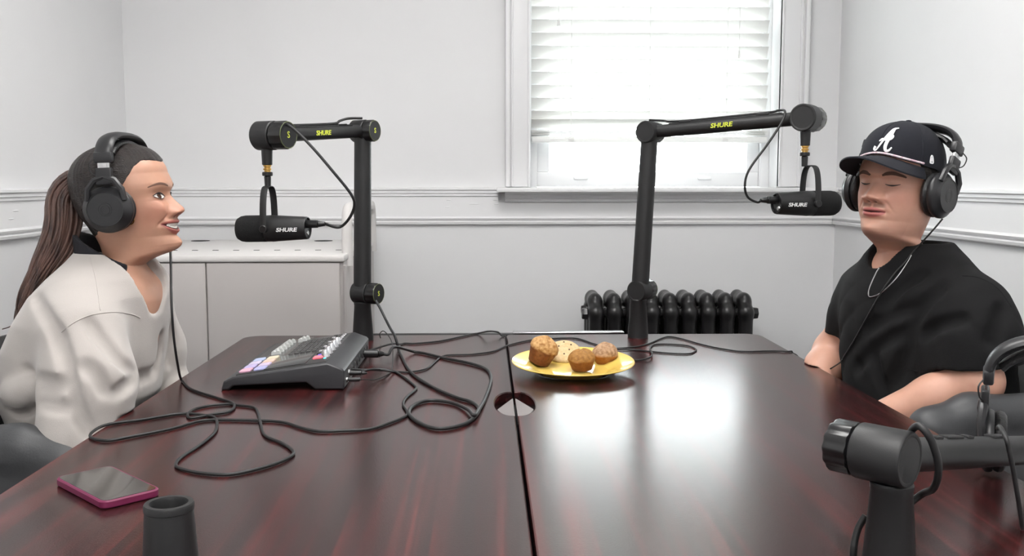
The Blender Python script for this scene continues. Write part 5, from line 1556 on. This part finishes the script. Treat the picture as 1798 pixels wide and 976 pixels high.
# man's headphone lead over the right table
c4 = [(694, 653), (720, 653), (749, 647), (765, 634), (782, 624), (827, 622), (865, 617), (889, 607), (927, 598), (960, 595), (990, 593.5), (1015, 594.5), (1041, 603), (1072, 611), (1105, 610), (1134, 605), (1161, 594), (1175, 591), (1196, 594.5), (1237, 606), (1278, 614), (1309, 617), (1360, 616), (1380, 617)]
flat_cable('headphone_cable', 'thin black lead crossing the seam behind the plate to the right table edge', c4, .0022, extra0=[(MX1 + .002, MY0 + .115, .763), P(668, 650, MY0 + .12)], extra1=[P(1394, 621, 2.47), P(1402, 628, 2.46), P(1412, 650, 2.44)])
c5 = [(1052, 607), (1082, 612), (1113, 614), (1142, 617), (1175, 620), (1208, 621), (1220, 617), (1222, 613), (1212, 608), (1191, 605), (1163, 604), (1146, 606), (1141, 612), (1145, 621), (1140, 628), (1122, 632), (1100, 631)]
flat_cable('microphone_cable', 'black cable curled in a small loop behind the plate', c5, .0022, bump=[.004, .002] + [0] * 10 + [.003, .004, .003, .001, 0])
# cord down the man's chest
q = []
for p in spline([(1646, 392, 0), (1619, 425, 0), (1600, 446, 0), (1590, 459, 0), (1570, 481, 0), (1546, 515, 0), (1525, 552, 0), (1500, 597, 0), (1478, 632, 0)], 5):
    h = on(tee_bvh, p.x, p.y, .004)
    if h is not None: q.append(h)
cup = P(1655, 384, 1.955); st0 = [cup, P(1640, 402, 1.965)]
en = [q[-1] + Vector((-.004, -.004, -.004)), P(1462, 645, 2.245), P(1447, 655, 2.25), P(1436, 672, 2.25)]
q = [p for p in q if p.z < P(1612, 432, 2.0).z]
tag(obj('headphone_cable', MB().tube(spline(st0 + q[::2] + en, 4), .0018, 6), cable_m), 'black headphone lead running down the man\'s black t-shirt', 'cable', 'cables on and around the tables')
# microphone cables on the booms
def air_cable(label, pts, r):
    return tag(obj('microphone_cable', MB().tube(spline(pts, 7), r, 12), cable_m, angle=70), label, 'cable', 'cables on and around the tables')
u1 = Vector((0, 0, 1))
air_cable('black cable swooping from the left boom arm down to its microphone', [J2 + Vector((.0, -.01, .034)), P(612, 208, b1.y - .03), P(597, 212, b1.y - .08), J2.lerp(J3, .35) + u1 * .0225, J2.lerp(J3, .8) + u1 * .0225, P(492, 216, 2.335), P(510, 222, 2.30), P(545, 255, 2.29), P(588, 305, 2.29), P(617, 342, 2.30), P(622, 362, 2.31), P(612, 385, 2.32), P(595, 399, 2.33), plug1], .0034)
air_cable('black cable hanging in a curve from the right boom arm to its microphone', [K2 + Vector((.0, .01, .034)), P(1165, 212, b2.y + .02), K2.lerp(K3, .2) + u1 * .0225, K2.lerp(K3, .75) + u1 * .0225, P(1366, 194, 2.49), P(1378, 195, 2.455), P(1374, 212, 2.44), P(1350, 250, 2.43), P(1316, 297, 2.43), P(1308, 325, 2.43), P(1313, 346, 2.44), P(1330, 355, 2.445), plug2], .0030)
air_cable('grey-black cable looped around the near right boom arm', [Vector((b3.x + .02, b3.y + .028, TZ + .055)), P(1618, 868, 1.085), P(1640, 856, 1.05), P(1648, 820, 1.03), P(1636, 775, 1.025), P(1618, 750, 1.03), P(1606, 750, 1.05), P(1598, 760, 1.10)], .0042)
air_cable('grey-black cable rising behind the near right boom arm base', [P(1520, 905, 1.10), P(1506, 930, 1.10), P(1499, 965, 1.095), P(1500, 1010, 1.09), T(1520, 1030, TZ + .005)], .0042)
air_cable('thin cable draped over the near boom arm at the right edge', [P(1800, 960, 1.18), P(1790, 890, 1.17), P(1780, 830, 1.165), P(1772, 790, 1.165), P(1766, 768, 1.17), P(1756, 750, 1.20), P(1752, 752, 1.24)], .0030)
